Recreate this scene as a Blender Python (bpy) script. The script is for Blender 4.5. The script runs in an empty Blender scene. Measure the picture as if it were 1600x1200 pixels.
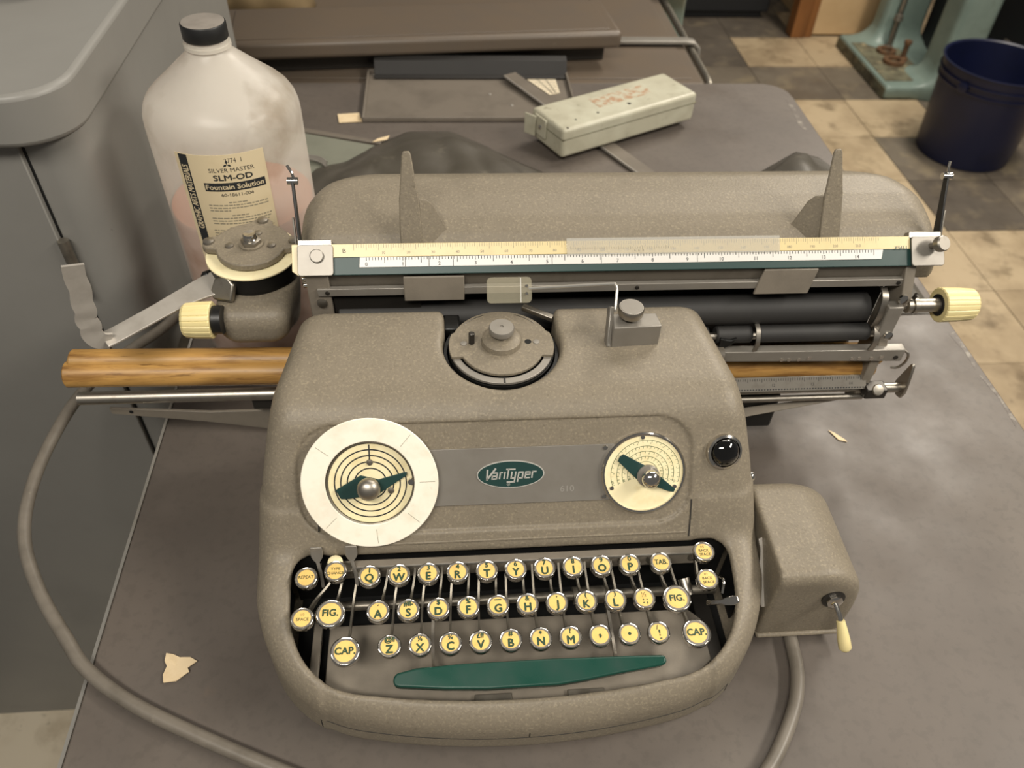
import bpy, bmesh, math, random
import numpy as np
from mathutils import Vector, Matrix

random.seed(7)
S = 0.001                      # everything below is laid out in millimetres
scene = bpy.context.scene
COL = scene.collection

# ------------------------------------------------------------------ camera
cam_d = bpy.data.cameras.new('camera')
cam = bpy.data.objects.new('camera', cam_d)
COL.objects.link(cam)
cam_d.sensor_width = 36.0
cam_d.lens = 36.0 * 1250 / 1600
cam_d.dof.use_dof = True
cam_d.dof.focus_distance = 0.53
cam_d.dof.aperture_fstop = 10
cam_d.clip_start = 0.02
cam_d.clip_end = 60
_r = Vector((0.99665722, -0.07358853, 0.03548392))
_d = Vector((-0.02741492, -0.71040497, -0.70325899))
_f = Vector((0.07695975, 0.69993536, -0.71004766))
M = Matrix.Identity(4)
for i in range(3):
    M[i][0], M[i][1], M[i][2] = _r[i], -_d[i], -_f[i]
M[0][3], M[1][3], M[2][3] = -0.040, -0.195, 0.540
cam.matrix_world = M
scene.camera = cam

# ------------------------------------------------------------------ world, lamps, exposure
scene.view_settings.view_transform = 'Standard'
scene.view_settings.look = 'None'
scene.view_settings.gamma = 1.0
scene.view_settings.exposure = 0.0
scene.view_settings.use_curve_mapping = False
world = bpy.data.worlds.new('room_light')
scene.world = world
world.use_nodes = True
world.node_tree.nodes['Background'].inputs[0].default_value = (1.0, 0.95, 0.88, 1)
world.node_tree.nodes['Background'].inputs[1].default_value = 0.13

def area(name, loc, target, sx, sy, power, col):
    d = bpy.data.lights.new(name, 'AREA')
    d.shape = 'RECTANGLE'
    d.size, d.size_y, d.energy, d.color = sx, sy, power, col
    o = bpy.data.objects.new(name, d)
    COL.objects.link(o)
    o.location = loc
    o.rotation_euler = (Vector(target) - Vector(loc)).to_track_quat('-Z', 'Y').to_euler()
    return o
area('ceiling_tube_light_right', (1.55, -0.20, 1.50), (0.1, 0.2, 0.1), 1.2, 0.25, 35, (1.0, 0.93, 0.82))
area('ceiling_tube_light_back', (0.55, 1.35, 1.75), (0.2, 0.6, 0.0), 1.2, 0.25, 9, (1.0, 0.93, 0.82))
area('ceiling_tube_light_front', (-0.45, -0.85, 1.75), (0.0, 0.3, 0.0), 1.2, 0.30, 31, (1.0, 0.94, 0.84))
area('ceiling_tube_light_aisle', (1.6, 2.0, 1.75), (1.4, 2.0, -0.7), 1.2, 0.3, 54, (1.0, 0.92, 0.80))

# ------------------------------------------------------------------ materials
def lin(c):
    if isinstance(c, str):
        c = [int(c[i:i+2], 16) / 255 for i in (0, 2, 4)]
    return tuple((x / 12.92 if x <= .04045 else ((x + .055) / 1.055) ** 2.4) for x in c)

MATS = {}
def mat(name, col, rough=0.5, metal=0.0, spots=None, bump=None, spec=0.5, coat=0.0, wear=None, rvar=None, stretch=None):
    """spots: list of (colour, noise scale, threshold lo, hi, amount). bump: (scale, strength, detail)."""
    m = bpy.data.materials.new(name)
    m.use_nodes = True
    nt = m.node_tree
    b = nt.nodes['Principled BSDF']
    b.inputs['Roughness'].default_value = rough
    b.inputs['Metallic'].default_value = metal
    b.inputs['Specular IOR Level'].default_value = spec
    b.inputs['Coat Weight'].default_value = coat
    c = lin(col) + (1,)
    b.inputs['Base Color'].default_value = c
    tc = None
    def coord():
        nonlocal tc
        if tc is None:
            g = nt.nodes.new('ShaderNodeNewGeometry')
            tc = g.outputs['Position']
            if stretch:
                mp = nt.nodes.new('ShaderNodeMapping')
                mp.inputs['Scale'].default_value = stretch
                nt.links.new(tc, mp.inputs['Vector'])
                tc = mp.outputs['Vector']
        return tc
    prev = None
    for k, (sc, nscale, lo, hi, amt) in enumerate(spots or []):
        n = nt.nodes.new('ShaderNodeTexNoise')
        n.inputs['Scale'].default_value = nscale
        n.inputs['Detail'].default_value = 6
        n.inputs['Roughness'].default_value = 0.6
        off = nt.nodes.new('ShaderNodeVectorMath'); off.operation = 'ADD'
        off.inputs[1].default_value = (k * 3.1, k * 1.7, k * 5.3)
        nt.links.new(coord(), off.inputs[0])
        nt.links.new(off.outputs[0], n.inputs['Vector'])
        mr = nt.nodes.new('ShaderNodeMapRange')
        mr.inputs['From Min'].default_value = lo
        mr.inputs['From Max'].default_value = hi
        mr.inputs['To Max'].default_value = amt
        nt.links.new(n.outputs['Fac'], mr.inputs['Value'])
        mx = nt.nodes.new('ShaderNodeMix'); mx.data_type = 'RGBA'
        nt.links.new(mr.outputs[0], mx.inputs[0])
        if prev is None:
            mx.inputs[6].default_value = c
        else:
            nt.links.new(prev, mx.inputs[6])
        mx.inputs[7].default_value = lin(sc) + (1,)
        prev = mx.outputs[2]
    if prev is not None:
        nt.links.new(prev, b.inputs['Base Color'])
    if bump:
        n = nt.nodes.new('ShaderNodeTexNoise')
        n.inputs['Scale'].default_value = bump[0]
        n.inputs['Detail'].default_value = bump[2] if len(bump) > 2 else 2
        nt.links.new(coord(), n.inputs['Vector'])
        bp = nt.nodes.new('ShaderNodeBump')
        bp.inputs['Strength'].default_value = bump[1]
        bp.inputs['Distance'].default_value = bump[3] if len(bump) > 3 else 0.0006
        nt.links.new(n.outputs['Fac'], bp.inputs['Height'])
        nt.links.new(bp.outputs['Normal'], b.inputs['Normal'])
    if rvar:
        n = nt.nodes.new('ShaderNodeTexNoise')
        n.inputs['Scale'].default_value = rvar[0]
        n.inputs['Detail'].default_value = 5
        nt.links.new(coord(), n.inputs['Vector'])
        mr = nt.nodes.new('ShaderNodeMapRange')
        mr.inputs['From Min'].default_value = 0.3
        mr.inputs['From Max'].default_value = 0.7
        mr.inputs['To Min'].default_value = rvar[1]
        mr.inputs['To Max'].default_value = rvar[2]
        nt.links.new(n.outputs['Fac'], mr.inputs['Value'])
        nt.links.new(mr.outputs[0], b.inputs['Roughness'])
    MATS[name] = m
    return m

mat('wrinkle_paint', '7e7566', 0.46, spec=.32, spots=[('6f6759', 28, .5, .75, .5), ('a0957f', 560, .52, .70, .55), ('5f5749', 480, .56, .74, .55)], bump=(560, .5, 3, .0004))
mat('flat_taupe', '7f776b', 0.45, spots=[('6c655b', 60, .45, .75, .6)], bump=(900, .2, 2, .0003))
mat('dark_taupe', '5b554c', 0.45, spots=[('494339', 60, .45, .75, .6)])
mat('satin_plate', '8d8880', 0.38, metal=.35, spots=[('7c766d', 40, .4, .7, .5)])
mat('desk_paint', '5f5750', 0.50, spots=[('57504a', 9, .42, .66, .8), ('6c645b', 5, .5, .75, .6), ('4a453f', 60, .62, .74, .45), ('4f4943', 130, .52, .60, .30), ('a39b90', 420, .755, .79, .7), ('433e39', 330, .74, .78, .6), ('8a6f50', 6, .66, .76, .35)], bump=(160, .12, 4, .0004), rvar=(14, .38, .62))
mat('cabinet_paint', '83817c', 0.42, spots=[('777570', 4, .42, .7, .7), ('4c4a46', 150, .70, .78, .5)], bump=(400, .06, 2, .0004), rvar=(8, .36, .52))
mat('trim_bright', 'c9c5bd', 0.3, metal=.8)
mat('chrome', 'd8d4cd', 0.12, metal=1.0)
mat('satin_steel', 'aaa49a', 0.40, metal=1.0, spots=[('8a8377', 120, .5, .75, .6)])
mat('lever_steel', 'b9b3aa', 0.36, metal=.45, spots=[('a19a90', 60, .45, .7, .6)])
mat('dull_steel', '8b857a', 0.42, metal=.8, spots=[('6a6459', 90, .45, .75, .7)])
mat('dark_steel', '3b3834', 0.38, metal=.6)
mat('black_metal', '131312', 0.4)
mat('black_gap', '080807', 0.7)  # gaps and holes, and the painted shade of the key well
mat('black_rubber', '2b2a29', 0.62, spots=[('383633', 30, .5, .75, .6)])
mat('black_gloss', '050505', 0.05, coat=1.0)
mat('key_cream', 'efc878', 0.30, spots=[('dfae66', 160, .5, .72, .5)], coat=.5)
mat('key_bevel', '97928a', 0.35, metal=.6)
mat('cream_plastic', 'd8c592', 0.32, spots=[('c7b07c', 45, .48, .75, .6)])
mat('cream_dial', 'f6eac0', 0.40, spots=[('dcc78d', 70, .5, .75, .6)])
mat('ivory_disc', 'fbf5e4', 0.42, spots=[('eadfc8', 55, .48, .72, .7), ('bfae90', 140, .66, .76, .5)], bump=(90, .1, 3, .0005))
mat('ruler_white', 'dbd8d2', 0.35, spots=[('cfc9be', 60, .6, .8, .4)])
mat('green_plastic', '113f34', 0.30, spots=[('0d322a', 30, .45, .7, .6)], rvar=(30, .22, .42))
mat('ink_green', '1d3b38', 0.42)
mat('print_green', '27452f', 0.6)
mat('print_dark', '26282a', 0.6)
mat('print_grey', '8b8472', 0.6)
mat('print_silver', 'c3c1ba', 0.35, metal=.3)
mat('tick_green', '5a6b48', 0.6)
mat('seam_dark', '2b2823', 0.7)
mat('card_paper', 'd5c8ae', 0.8, spots=[('bcae94', 60, .5, .75, .6)])
mat('scrap_paper', 'd9c4a0', 0.85, spots=[('c7ae86', 60, .45, .7, .7)], bump=(120, .3, 3, .001))
mat('label_paper', 'dccba8', 0.55, spots=[('cbb893', 30, .5, .75, .6)])
mat('cap_black', '1b1b1b', 0.45, bump=(300, .1, 2, .0004))
mat('cap_top', '857e76', 0.6, spots=[('6a645d', 40, .45, .7, .7)])
mat('box_green', 'b3af9b', 0.42, spots=[('a09b87', 30, .46, .7, .7), ('6e6551', 70, .64, .72, .6), ('c4c3b0', 18, .5, .7, .6)], bump=(60, .15, 4, .0006))
mat('box_rust_print', 'a58468', 0.6, spots=[('b3af9b', 120, .42, .54, 1.0)])
mat('grey_tray', '6f675d', 0.45, spots=[('5d564d', 20, .45, .7, .7), ('8b8377', 120, .68, .78, .5)])
mat('machine_lid', '625649', 0.42, spots=[('5d544b', 10, .42, .7, .7), ('847a6d', 70, .68, .78, .4)], bump=(300, .1, 2, .0004))
mat('blue_channel', '252321', 0.65, spots=[('1f1d1c', 20, .45, .7, .6)])
mat('bright_wear', 'a8a39b', 0.4, metal=.4)
mat('folder_green', '76776a', 0.6, spots=[('696a5e', 20, .45, .7, .6)])
mat('navy_plastic', '0d1332', 0.42, spots=[('0a0f26', 10, .45, .7, .7)])
mat('mint_paint', '7d8e86', 0.40, spots=[('6b7b74', 8, .45, .7, .7), ('60695c', 30, .62, .74, .6)])
mat('mint_grime', '6f6d58', 0.7, spots=[('4a4436', 20, .42, .62, .9), ('a99b78', 30, .55, .72, .8)])
mat('rusty_steel', '66492f', 0.7, spots=[('3a2b1e', 40, .45, .65, .8)], bump=(200, .3, 3, .001))
mat('crate_wood', '8a5a2e', 0.55, spots=[('5d3918', 14, .42, .7, .8)], stretch=(1, 1, .12))
mat('crate_panel', 'c2a57c', 0.7, spots=[('a98b62', 5, .42, .7, .6)])
mat('dark_wall', '1a1714', 0.8, spots=[('100e0c', 4, .4, .7, .7)])
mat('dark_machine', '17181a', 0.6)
mat('brown_leather', '3a2a22', 0.6, spots=[('221813', 30, .4, .7, .7)])
mat('tan_cloth', '6b593c', 0.85, spots=[('57472c', 12, .42, .65, .8)])
mat('cord_jacket', '736c62', 0.42, spots=[('5d574e', 40, .42, .65, .7), ('99917f', 60, .66, .76, .5)])
mat('wood', 'b58b4d', 0.42, spots=[('80592b', 1.0, .46, .60, .8), ('c99a55', 1.6, .5, .66, .6), ('5b3b17', 2.6, .60, .68, .7)], stretch=(14, 130, 130))
mat('ivory_knob', 'e2d29a', 0.38, spots=[('dccb91', 50, .46, .7, .6)])
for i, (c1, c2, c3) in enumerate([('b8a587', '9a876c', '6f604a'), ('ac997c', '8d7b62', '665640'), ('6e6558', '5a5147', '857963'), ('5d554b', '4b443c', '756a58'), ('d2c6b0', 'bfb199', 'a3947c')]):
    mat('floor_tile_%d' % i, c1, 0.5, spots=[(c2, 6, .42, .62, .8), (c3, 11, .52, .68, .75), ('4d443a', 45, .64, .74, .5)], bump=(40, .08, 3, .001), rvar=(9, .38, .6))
mat('bare_metal', '8d867b', 0.5, spots=[('5f5750', 70, .38, .52, 1.0)])
mat('floor_grout', '4b4238', 0.9)

def glassy(name, col, transp, rough=.06):
    m = bpy.data.materials.new(name); m.use_nodes = True
    nt = m.node_tree; out = nt.nodes['Material Output']
    b = nt.nodes['Principled BSDF']
    b.inputs['Base Color'].default_value = lin(col) + (1,)
    b.inputs['Roughness'].default_value = rough
    t = nt.nodes.new('ShaderNodeBsdfTransparent')
    t.inputs[0].default_value = (.97, .96, .93, 1)
    mx = nt.nodes.new('ShaderNodeMixShader')
    mx.inputs[0].default_value = transp
    nt.links.new(b.outputs[0], mx.inputs[1]); nt.links.new(t.outputs[0], mx.inputs[2])
    nt.links.new(mx.outputs[0], out.inputs[0])
    MATS[name] = m
glassy('clear_plastic', 'dcdcd8', .74)
glassy('clear_guide', 'e4ddc4', .84)

def milky(name, col, dirt, wt_trans, wt_transl):
    m = bpy.data.materials.new(name); m.use_nodes = True
    nt = m.node_tree; out = nt.nodes['Material Output']
    b = nt.nodes['Principled BSDF']
    b.inputs['Roughness'].default_value = .34
    g = nt.nodes.new('ShaderNodeNewGeometry')
    n = nt.nodes.new('ShaderNodeTexNoise'); n.inputs['Scale'].default_value = 22; n.inputs['Detail'].default_value = 6
    nt.links.new(g.outputs['Position'], n.inputs['Vector'])
    mr = nt.nodes.new('ShaderNodeMapRange')
    mr.inputs['From Min'].default_value = .50; mr.inputs['From Max'].default_value = .70; mr.inputs['To Max'].default_value = .7
    nt.links.new(n.outputs['Fac'], mr.inputs['Value'])
    mx = nt.nodes.new('ShaderNodeMix'); mx.data_type = 'RGBA'
    mx.inputs[6].default_value = lin(col) + (1,); mx.inputs[7].default_value = lin(dirt) + (1,)
    nt.links.new(mr.outputs[0], mx.inputs[0])
    nt.links.new(mx.outputs[2], b.inputs['Base Color'])
    n2 = nt.nodes.new('ShaderNodeTexNoise'); n2.inputs['Scale'].default_value = 40; n2.inputs['Detail'].default_value = 3
    nt.links.new(g.outputs['Position'], n2.inputs['Vector'])
    bp = nt.nodes.new('ShaderNodeBump'); bp.inputs['Strength'].default_value = .25; bp.inputs['Distance'].default_value = .003
    nt.links.new(n2.outputs['Fac'], bp.inputs['Height']); nt.links.new(bp.outputs['Normal'], b.inputs['Normal'])
    tl = nt.nodes.new('ShaderNodeBsdfTranslucent'); tl.inputs[0].default_value = lin('efe6d8') + (1,)
    tp = nt.nodes.new('ShaderNodeBsdfTransparent')
    m1 = nt.nodes.new('ShaderNodeMixShader'); m1.inputs[0].default_value = wt_transl
    nt.links.new(b.outputs[0], m1.inputs[1]); nt.links.new(tl.outputs[0], m1.inputs[2])
    m2 = nt.nodes.new('ShaderNodeMixShader'); m2.inputs[0].default_value = wt_trans
    nt.links.new(m1.outputs[0], m2.inputs[1]); nt.links.new(tp.outputs[0], m2.inputs[2])
    nt.links.new(m2.outputs[0], out.inputs[0])
    MATS[name] = m
milky('jug_plastic', 'e9e4d9', '9c8f78', .42, .2)
mat('pink_liquid', 'c0744f', 0.4, spots=[('c68c72', 12, .45, .7, .5)])

def vinyl(name):
    m = mat(name, '57524a', 0.50, spots=[('4b463c', 14, .42, .66, .8), ('7b7465', 30, .62, .76, .5)], bump=(60, .25, 4, .0015))
    nt = m.node_tree; out = nt.nodes['Material Output']; b = nt.nodes['Principled BSDF']
    t = nt.nodes.new('ShaderNodeBsdfTransparent')
    mx = nt.nodes.new('ShaderNodeMixShader'); mx.inputs[0].default_value = .18
    nt.links.new(b.outputs[0], mx.inputs[1]); nt.links.new(t.outputs[0], mx.inputs[2])
    nt.links.new(mx.outputs[0], out.inputs[0])
vinyl('smoky_vinyl')

# ------------------------------------------------------------------ geometry helpers (millimetres)
def V(*a):
    return Vector(a if len(a) > 1 else a[0])

def frame(axis, xhint=(1, 0, 0)):
    n = Vector(axis).normalized()
    x = Vector(xhint) - n * Vector(xhint).dot(n)
    if x.length < 1e-4:
        x = Vector((0, 1, 0)) - n * n.y
    x.normalize()
    return x, n.cross(x), n

class MB:
    def __init__(s):
        s.v = []; s.f = []
    def add(s, vs, fs):
        o = len(s.v)
        s.v += [tuple(p) for p in vs]
        s.f += [tuple(i + o for i in f) for f in fs]
        return s
    def box(s, x0, x1, y0, y1, z0, z1):
        vs = [(x, y, z) for z in (z0, z1) for y in (y0, y1) for x in (x0, x1)]
        return s.add(vs, [(0, 2, 3, 1), (4, 5, 7, 6), (0, 1, 5, 4), (2, 6, 7, 3), (0, 4, 6, 2), (1, 3, 7, 5)])
    def obox(s, o, ex, ey, ez, hx, hy, hz):
        o = Vector(o); vs = []
        for c in (-1, 1):
            for b in (-1, 1):
                for a in (-1, 1):
                    vs.append(o + Vector(ex) * a * hx + Vector(ey) * b * hy + Vector(ez) * c * hz)
        return s.add(vs, [(0, 2, 3, 1), (4, 5, 7, 6), (0, 1, 5, 4), (2, 6, 7, 3), (0, 4, 6, 2), (1, 3, 7, 5)])
    def lathe(s, prof, o, axis=(0, 0, 1), seg=24, xhint=(1, 0, 0), rf=None):
        x, y, n = frame(axis, xhint); o = Vector(o); vs = []; fs = []
        for r, h in prof:
            for k in range(seg):
                a = 2 * math.pi * k / seg
                rr = r * (rf(a) if rf else 1)
                vs.append(o + x * (rr * math.cos(a)) + y * (rr * math.sin(a)) + n * h)
        m = len(prof)
        for i in range(m - 1):
            for k in range(seg):
                k2 = (k + 1) % seg
                fs.append((i * seg + k, i * seg + k2, (i + 1) * seg + k2, (i + 1) * seg + k))
        fs.append(tuple(reversed(range(seg))))
        fs.append(tuple((m - 1) * seg + k for k in range(seg)))
        return s.add(vs, fs)
    def cyl(s, p0, p1, r, seg=20, r1=None):
        p0, p1 = Vector(p0), Vector(p1); L = (p1 - p0).length
        return s.lathe([(r, 0), (r if r1 is None else r1, L)], p0, p1 - p0, seg)
    def ring(s, r0, r1, h0, h1, o, axis=(0, 0, 1), seg=48):
        x, y, n = frame(axis); o = Vector(o); vs = []; fs = []
        for r, h in ((r0, h0), (r1, h0), (r1, h1), (r0, h1)):
            for k in range(seg):
                a = 2 * math.pi * k / seg
                vs.append(o + x * (r * math.cos(a)) + y * (r * math.sin(a)) + n * h)
        for i in range(4):
            j = (i + 1) % 4
            for k in range(seg):
                k2 = (k + 1) % seg
                fs.append((i * seg + k, i * seg + k2, j * seg + k2, j * seg + k))
        return s.add(vs, fs)
    def arc(s, r, w, a0, a1, h0, h1, o, axis=(0, 0, 1), seg=40, xhint=(1, 0, 0)):
        x, y, n = frame(axis, xhint); o = Vector(o); vs = []; fs = []
        for k in range(seg + 1):
            a = a0 + (a1 - a0) * k / seg
            d = x * math.cos(a) + y * math.sin(a)
            for rr, h in ((r - w, h0), (r + w, h0), (r + w, h1), (r - w, h1)):
                vs.append(o + d * rr + n * h)
        for k in range(seg):
            for i in range(4):
                j = (i + 1) % 4
                fs.append((4 * k + i, 4 * k + j, 4 * k + 4 + j, 4 * k + 4 + i))
        fs.append((0, 3, 2, 1)); e = 4 * seg; fs.append((e, e + 1, e + 2, e + 3))
        return s.add(vs, fs)
    def prism(s, pts, o, ex, ey, h0, h1):
        """pts: outline in the ex, ey plane, extruded along ex x ey from h0 to h1"""
        ex, ey, o = Vector(ex), Vector(ey), Vector(o); n = ex.cross(ey).normalized(); m = len(pts)
        vs = [o + ex * p[0] + ey * p[1] + n * h0 for p in pts] + [o + ex * p[0] + ey * p[1] + n * h1 for p in pts]
        fs = [tuple(reversed(range(m))), tuple(range(m, 2 * m))]
        fs += [(i, (i + 1) % m, m + (i + 1) % m, m + i) for i in range(m)]
        return s.add(vs, fs)
    def tube(s, pts, r, seg=10):
        pts = [Vector(p) for p in pts]; vs = []; fs = []
        up = None
        for i, p in enumerate(pts):
            t = (pts[min(i + 1, len(pts) - 1)] - pts[max(i - 1, 0)]).normalized()
            if up is None:
                up = Vector((0, 0, 1)) if abs(t.z) < .9 else Vector((1, 0, 0))
            x = (up - t * up.dot(t)).normalized(); up = x
            y = t.cross(x)
            rr = r[i] if isinstance(r, (list, tuple)) else r
            for k in range(seg):
                a = 2 * math.pi * k / seg
                vs.append(p + x * (rr * math.cos(a)) + y * (rr * math.sin(a)))
        for i in range(len(pts) - 1):
            for k in range(seg):
                k2 = (k + 1) % seg
                fs.append((i * seg + k, i * seg + k2, (i + 1) * seg + k2, (i + 1) * seg + k))
        fs.append(tuple(reversed(range(seg)))); fs.append(tuple((len(pts) - 1) * seg + k for k in range(seg)))
        return s.add(vs, fs)
    def strap(s, pts, wdir, w, t):
        """flat bar of width w (along wdir) and thickness t following pts; w may be a list"""
        pts = [Vector(p) for p in pts]; vs = []; fs = []
        for i, p in enumerate(pts):
            tg = (pts[min(i + 1, len(pts) - 1)] - pts[max(i - 1, 0)]).normalized()
            wd = Vector(wdir); wd = (wd - tg * wd.dot(tg)).normalized()
            n = tg.cross(wd)
            ww = (w[i] if isinstance(w, (list, tuple)) else w) / 2
            for a, b in ((-1, -1), (1, -1), (1, 1), (-1, 1)):
                vs.append(p + wd * (a * ww) + n * (b * t / 2))
        for i in range(len(pts) - 1):
            for k in range(4):
                k2 = (k + 1) % 4
                fs.append((i * 4 + k, i * 4 + k2, i * 4 + 4 + k2, i * 4 + 4 + k))
        e = 4 * (len(pts) - 1)
        fs.append((3, 2, 1, 0)); fs.append((e, e + 1, e + 2, e + 3))
        return s.add(vs, fs)
    def mesh(s, name, origin=None, smooth=35):
        a = np.array(s.v, float)
        o = (a.min(0) + a.max(0)) / 2 if origin is None else np.array(origin, float)
        me = bpy.data.meshes.new(name)
        me.from_pydata(((a - o) * S).tolist(), [], s.f)
        me.update()
        bm = bmesh.new(); bm.from_mesh(me)
        bmesh.ops.recalc_face_normals(bm, faces=bm.faces)
        bm.to_mesh(me); bm.free()
        if smooth:
            me.shade_smooth()
            me.set_sharp_from_angle(angle=math.radians(smooth))
        return me, o
    def build(s, name, m, parent=None, bevel=0, seg=2, origin=None, smooth=35, bangle=35):
        me, o = s.mesh(name, origin, smooth)
        return place(name, me, o, m, parent, bevel, seg, bangle)

def place(name, me, o, m, parent=None, bevel=0, seg=2, bangle=35):
    if m and not me.materials:
        me.materials.append(MATS[m])
    ob = bpy.data.objects.new(name, me)
    COL.objects.link(ob)
    ob.location = [c * S for c in o]
    if parent is not None:
        adopt(ob, parent)
    if bevel:
        b = ob.modifiers.new('bevel', 'BEVEL')
        b.width = bevel * S; b.segments = seg; b.limit_method = 'ANGLE'; b.angle_limit = math.radians(bangle)
        b.harden_normals = False
        me.shade_smooth()
        me.set_sharp_from_angle(angle=math.radians(50))
    return ob

WORLD = {}
def adopt(ob, parent):
    ob.parent = parent
    # parents here are only ever translated: keep the child where it was laid out
    p = Vector(parent.location); q = parent.parent
    mp = parent.matrix_parent_inverse.copy()
    w = mp @ Matrix.Translation(p)
    while q is not None:
        w = q.matrix_parent_inverse @ Matrix.Translation(q.location) @ w
        q = q.parent
    ob.matrix_parent_inverse = w.inverted()

def thing(name, label, cat, loc=(0, 0, 0), group=None):
    o = bpy.data.objects.new(name, None)
    COL.objects.link(o)
    o.empty_display_size = .02
    o.location = [c * S for c in loc]
    return tag(o, label, cat, group)

def tag(o, label, cat, group=None):
    o['label'] = label; o['category'] = cat
    if group: o['group'] = group
    return o

def struct(o):
    o['kind'] = 'structure'
    return o

# text -> flat mesh (verts in mm, centred), cached
_tc = {}
def text_mesh(t, size, bold=0.0, shear=0.0, sx=1.0, spacing=1.0):
    key = (t, bold, shear, spacing)
    if key not in _tc:
        cu = bpy.data.curves.new('print', 'FONT')
        cu.body = t; cu.size = 1; cu.align_x = 'CENTER'; cu.offset = bold; cu.shear = shear
        cu.space_character = spacing; cu.resolution_u = 3; cu.fill_mode = 'FRONT'
        o = bpy.data.objects.new('print', cu)
        COL.objects.link(o)
        dg = bpy.context.evaluated_depsgraph_get(); dg.update()
        me = bpy.data.meshes.new_from_object(o.evaluated_get(dg))
        vs = np.array([v.co[:2] for v in me.vertices]) if len(me.vertices) else np.zeros((0, 2))
        fs = [tuple(p.vertices) for p in me.polygons]
        bpy.data.objects.remove(o); bpy.data.curves.remove(cu); bpy.data.meshes.remove(me)
        if len(vs):
            c = (vs.min(0) + vs.max(0)) / 2
            vs = vs - c
        _tc[key] = (vs, fs)
    vs, fs = _tc[key]
    return [(x * size * sx, y * size) for x, y in vs], fs

def add_text(mb, t, size, o, ex, ey, bold=0.0, shear=0.0, sx=1.0, lift=0.0, spacing=1.0):
    vs, fs = text_mesh(t, size, 0, shear, sx, spacing)
    ex, ey, o = Vector(ex), Vector(ey), Vector(o); n = ex.cross(ey).normalized()
    w = bold * size
    for k, (dx_, dy_) in enumerate(((0, 0), (w, 0), (-w, 0), (0, w), (0, -w)) if bold else ((0, 0),)):
        mb.add([o + ex * (x + dx_) + ey * (y + dy_) + n * (lift + .004 * k) for x, y in vs], fs)

def flat_build(mb, name, m, parent):
    """flat print: keep face winding as given"""
    if not mb.v: return None
    a = np.array(mb.v, float); o = (a.min(0) + a.max(0)) / 2
    me = bpy.data.meshes.new(name); me.from_pydata(((a - o) * S).tolist(), [], mb.f); me.update()
    return place(name, me, o, m, parent)

# surface nets: polygonise a signed distance field given on a regular grid
def snet(fn, lo, hi, h):
    ax = [np.arange(lo[i], hi[i] + h * .5, h, dtype=np.float32) for i in range(3)]
    X, Y, Z = ax[0][:, None, None], ax[1][None, :, None], ax[2][None, None, :]
    D = np.broadcast_to(fn(X, Y, Z), (len(ax[0]), len(ax[1]), len(ax[2]))).astype(np.float32)
    nx, ny, nz = D.shape
    inside = D < 0
    acc = np.zeros((nx - 1, ny - 1, nz - 1, 3), np.float32); cnt = np.zeros((nx - 1, ny - 1, nz - 1), np.float32)
    offs = [(0, 0), (0, 1), (1, 0), (1, 1)]
    for axis in range(3):
        o1, o2 = [a for a in range(3) if a != axis]
        for a, b in offs:
            s0 = [slice(0, n - 1) for n in D.shape]; s1 = [slice(0, n - 1) for n in D.shape]
            for k, v in ((o1, a), (o2, b)):
                s0[k] = slice(v, D.shape[k] - 1 + v); s1[k] = s0[k]
            s1[axis] = slice(1, D.shape[axis])
            d0, d1 = D[tuple(s0)], D[tuple(s1)]
            cr = (d0 < 0) != (d1 < 0)
            t = np.where(cr, d0 / np.where(cr, d0 - d1, 1), 0)
            cnt += cr
            acc[..., axis] += np.where(cr, t, 0)
            acc[..., o1] += np.where(cr, a, 0)
            acc[..., o2] += np.where(cr, b, 0)
    act = cnt > 0
    idx = -np.ones(act.shape, np.int64); idx[act] = np.arange(act.sum())
    ii = np.argwhere(act)
    P = (ii + acc[act] / cnt[act][:, None]) * h + np.array([a[0] for a in ax])
    quads = []
    for axis in range(3):
        o1, o2 = (axis + 1) % 3, (axis + 2) % 3
        s0 = [slice(1, n - 1) for n in D.shape]; s1 = [slice(1, n - 1) for n in D.shape]
        s0[axis] = slice(0, D.shape[axis] - 1); s1[axis] = slice(1, D.shape[axis])
        a, b = inside[tuple(s0)], inside[tuple(s1)]
        for flip, mask in ((False, a & ~b), (True, ~a & b)):
            e = np.argwhere(mask)
            base = e.copy(); base[:, o1] += 1; base[:, o2] += 1
            def cell(d1, d2):
                c = base.copy(); c[:, o1] -= d1; c[:, o2] -= d2
                return idx[c[:, 0], c[:, 1], c[:, 2]]
            q = np.stack([cell(1, 1), cell(0, 1), cell(0, 0), cell(1, 0)], 1)
            quads.append(q[:, ::-1] if flip else q)
    return P, np.concatenate(quads)

def sdf_build(name, fn, lo, hi, h, m, parent=None):
    P, Q = snet(fn, lo, hi, h)
    o = (P.min(0) + P.max(0)) / 2
    me = bpy.data.meshes.new(name)
    me.vertices.add(len(P)); me.vertices.foreach_set('co', ((P - o) * S).astype(np.float32).ravel())
    me.loops.add(Q.size); me.loops.foreach_set('vertex_index', Q.astype(np.int32).ravel())
    me.polygons.add(len(Q)); me.polygons.foreach_set('loop_start', np.arange(0, Q.size, 4, dtype=np.int32))
    me.update(calc_edges=True); me.validate()
    me.shade_smooth()
    return place(name, me, o, m, parent)

def smax(a, b, k):
    h = np.maximum(k - np.abs(a - b), 0) / k
    return np.maximum(a, b) + h * h * k * .25
def smin(a, b, k):
    return -smax(-a, -b, k)
def rbox(x, y, z, c, hs, r):
    qx, qy, qz = np.abs(x - c[0]) - hs[0] + r, np.abs(y - c[1]) - hs[1] + r, np.abs(z - c[2]) - hs[2] + r
    return np.sqrt(np.maximum(qx, 0) ** 2 + np.maximum(qy, 0) ** 2 + np.maximum(qz, 0) ** 2) + np.minimum(np.maximum(np.maximum(qx, qy), qz), 0) - r

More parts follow.
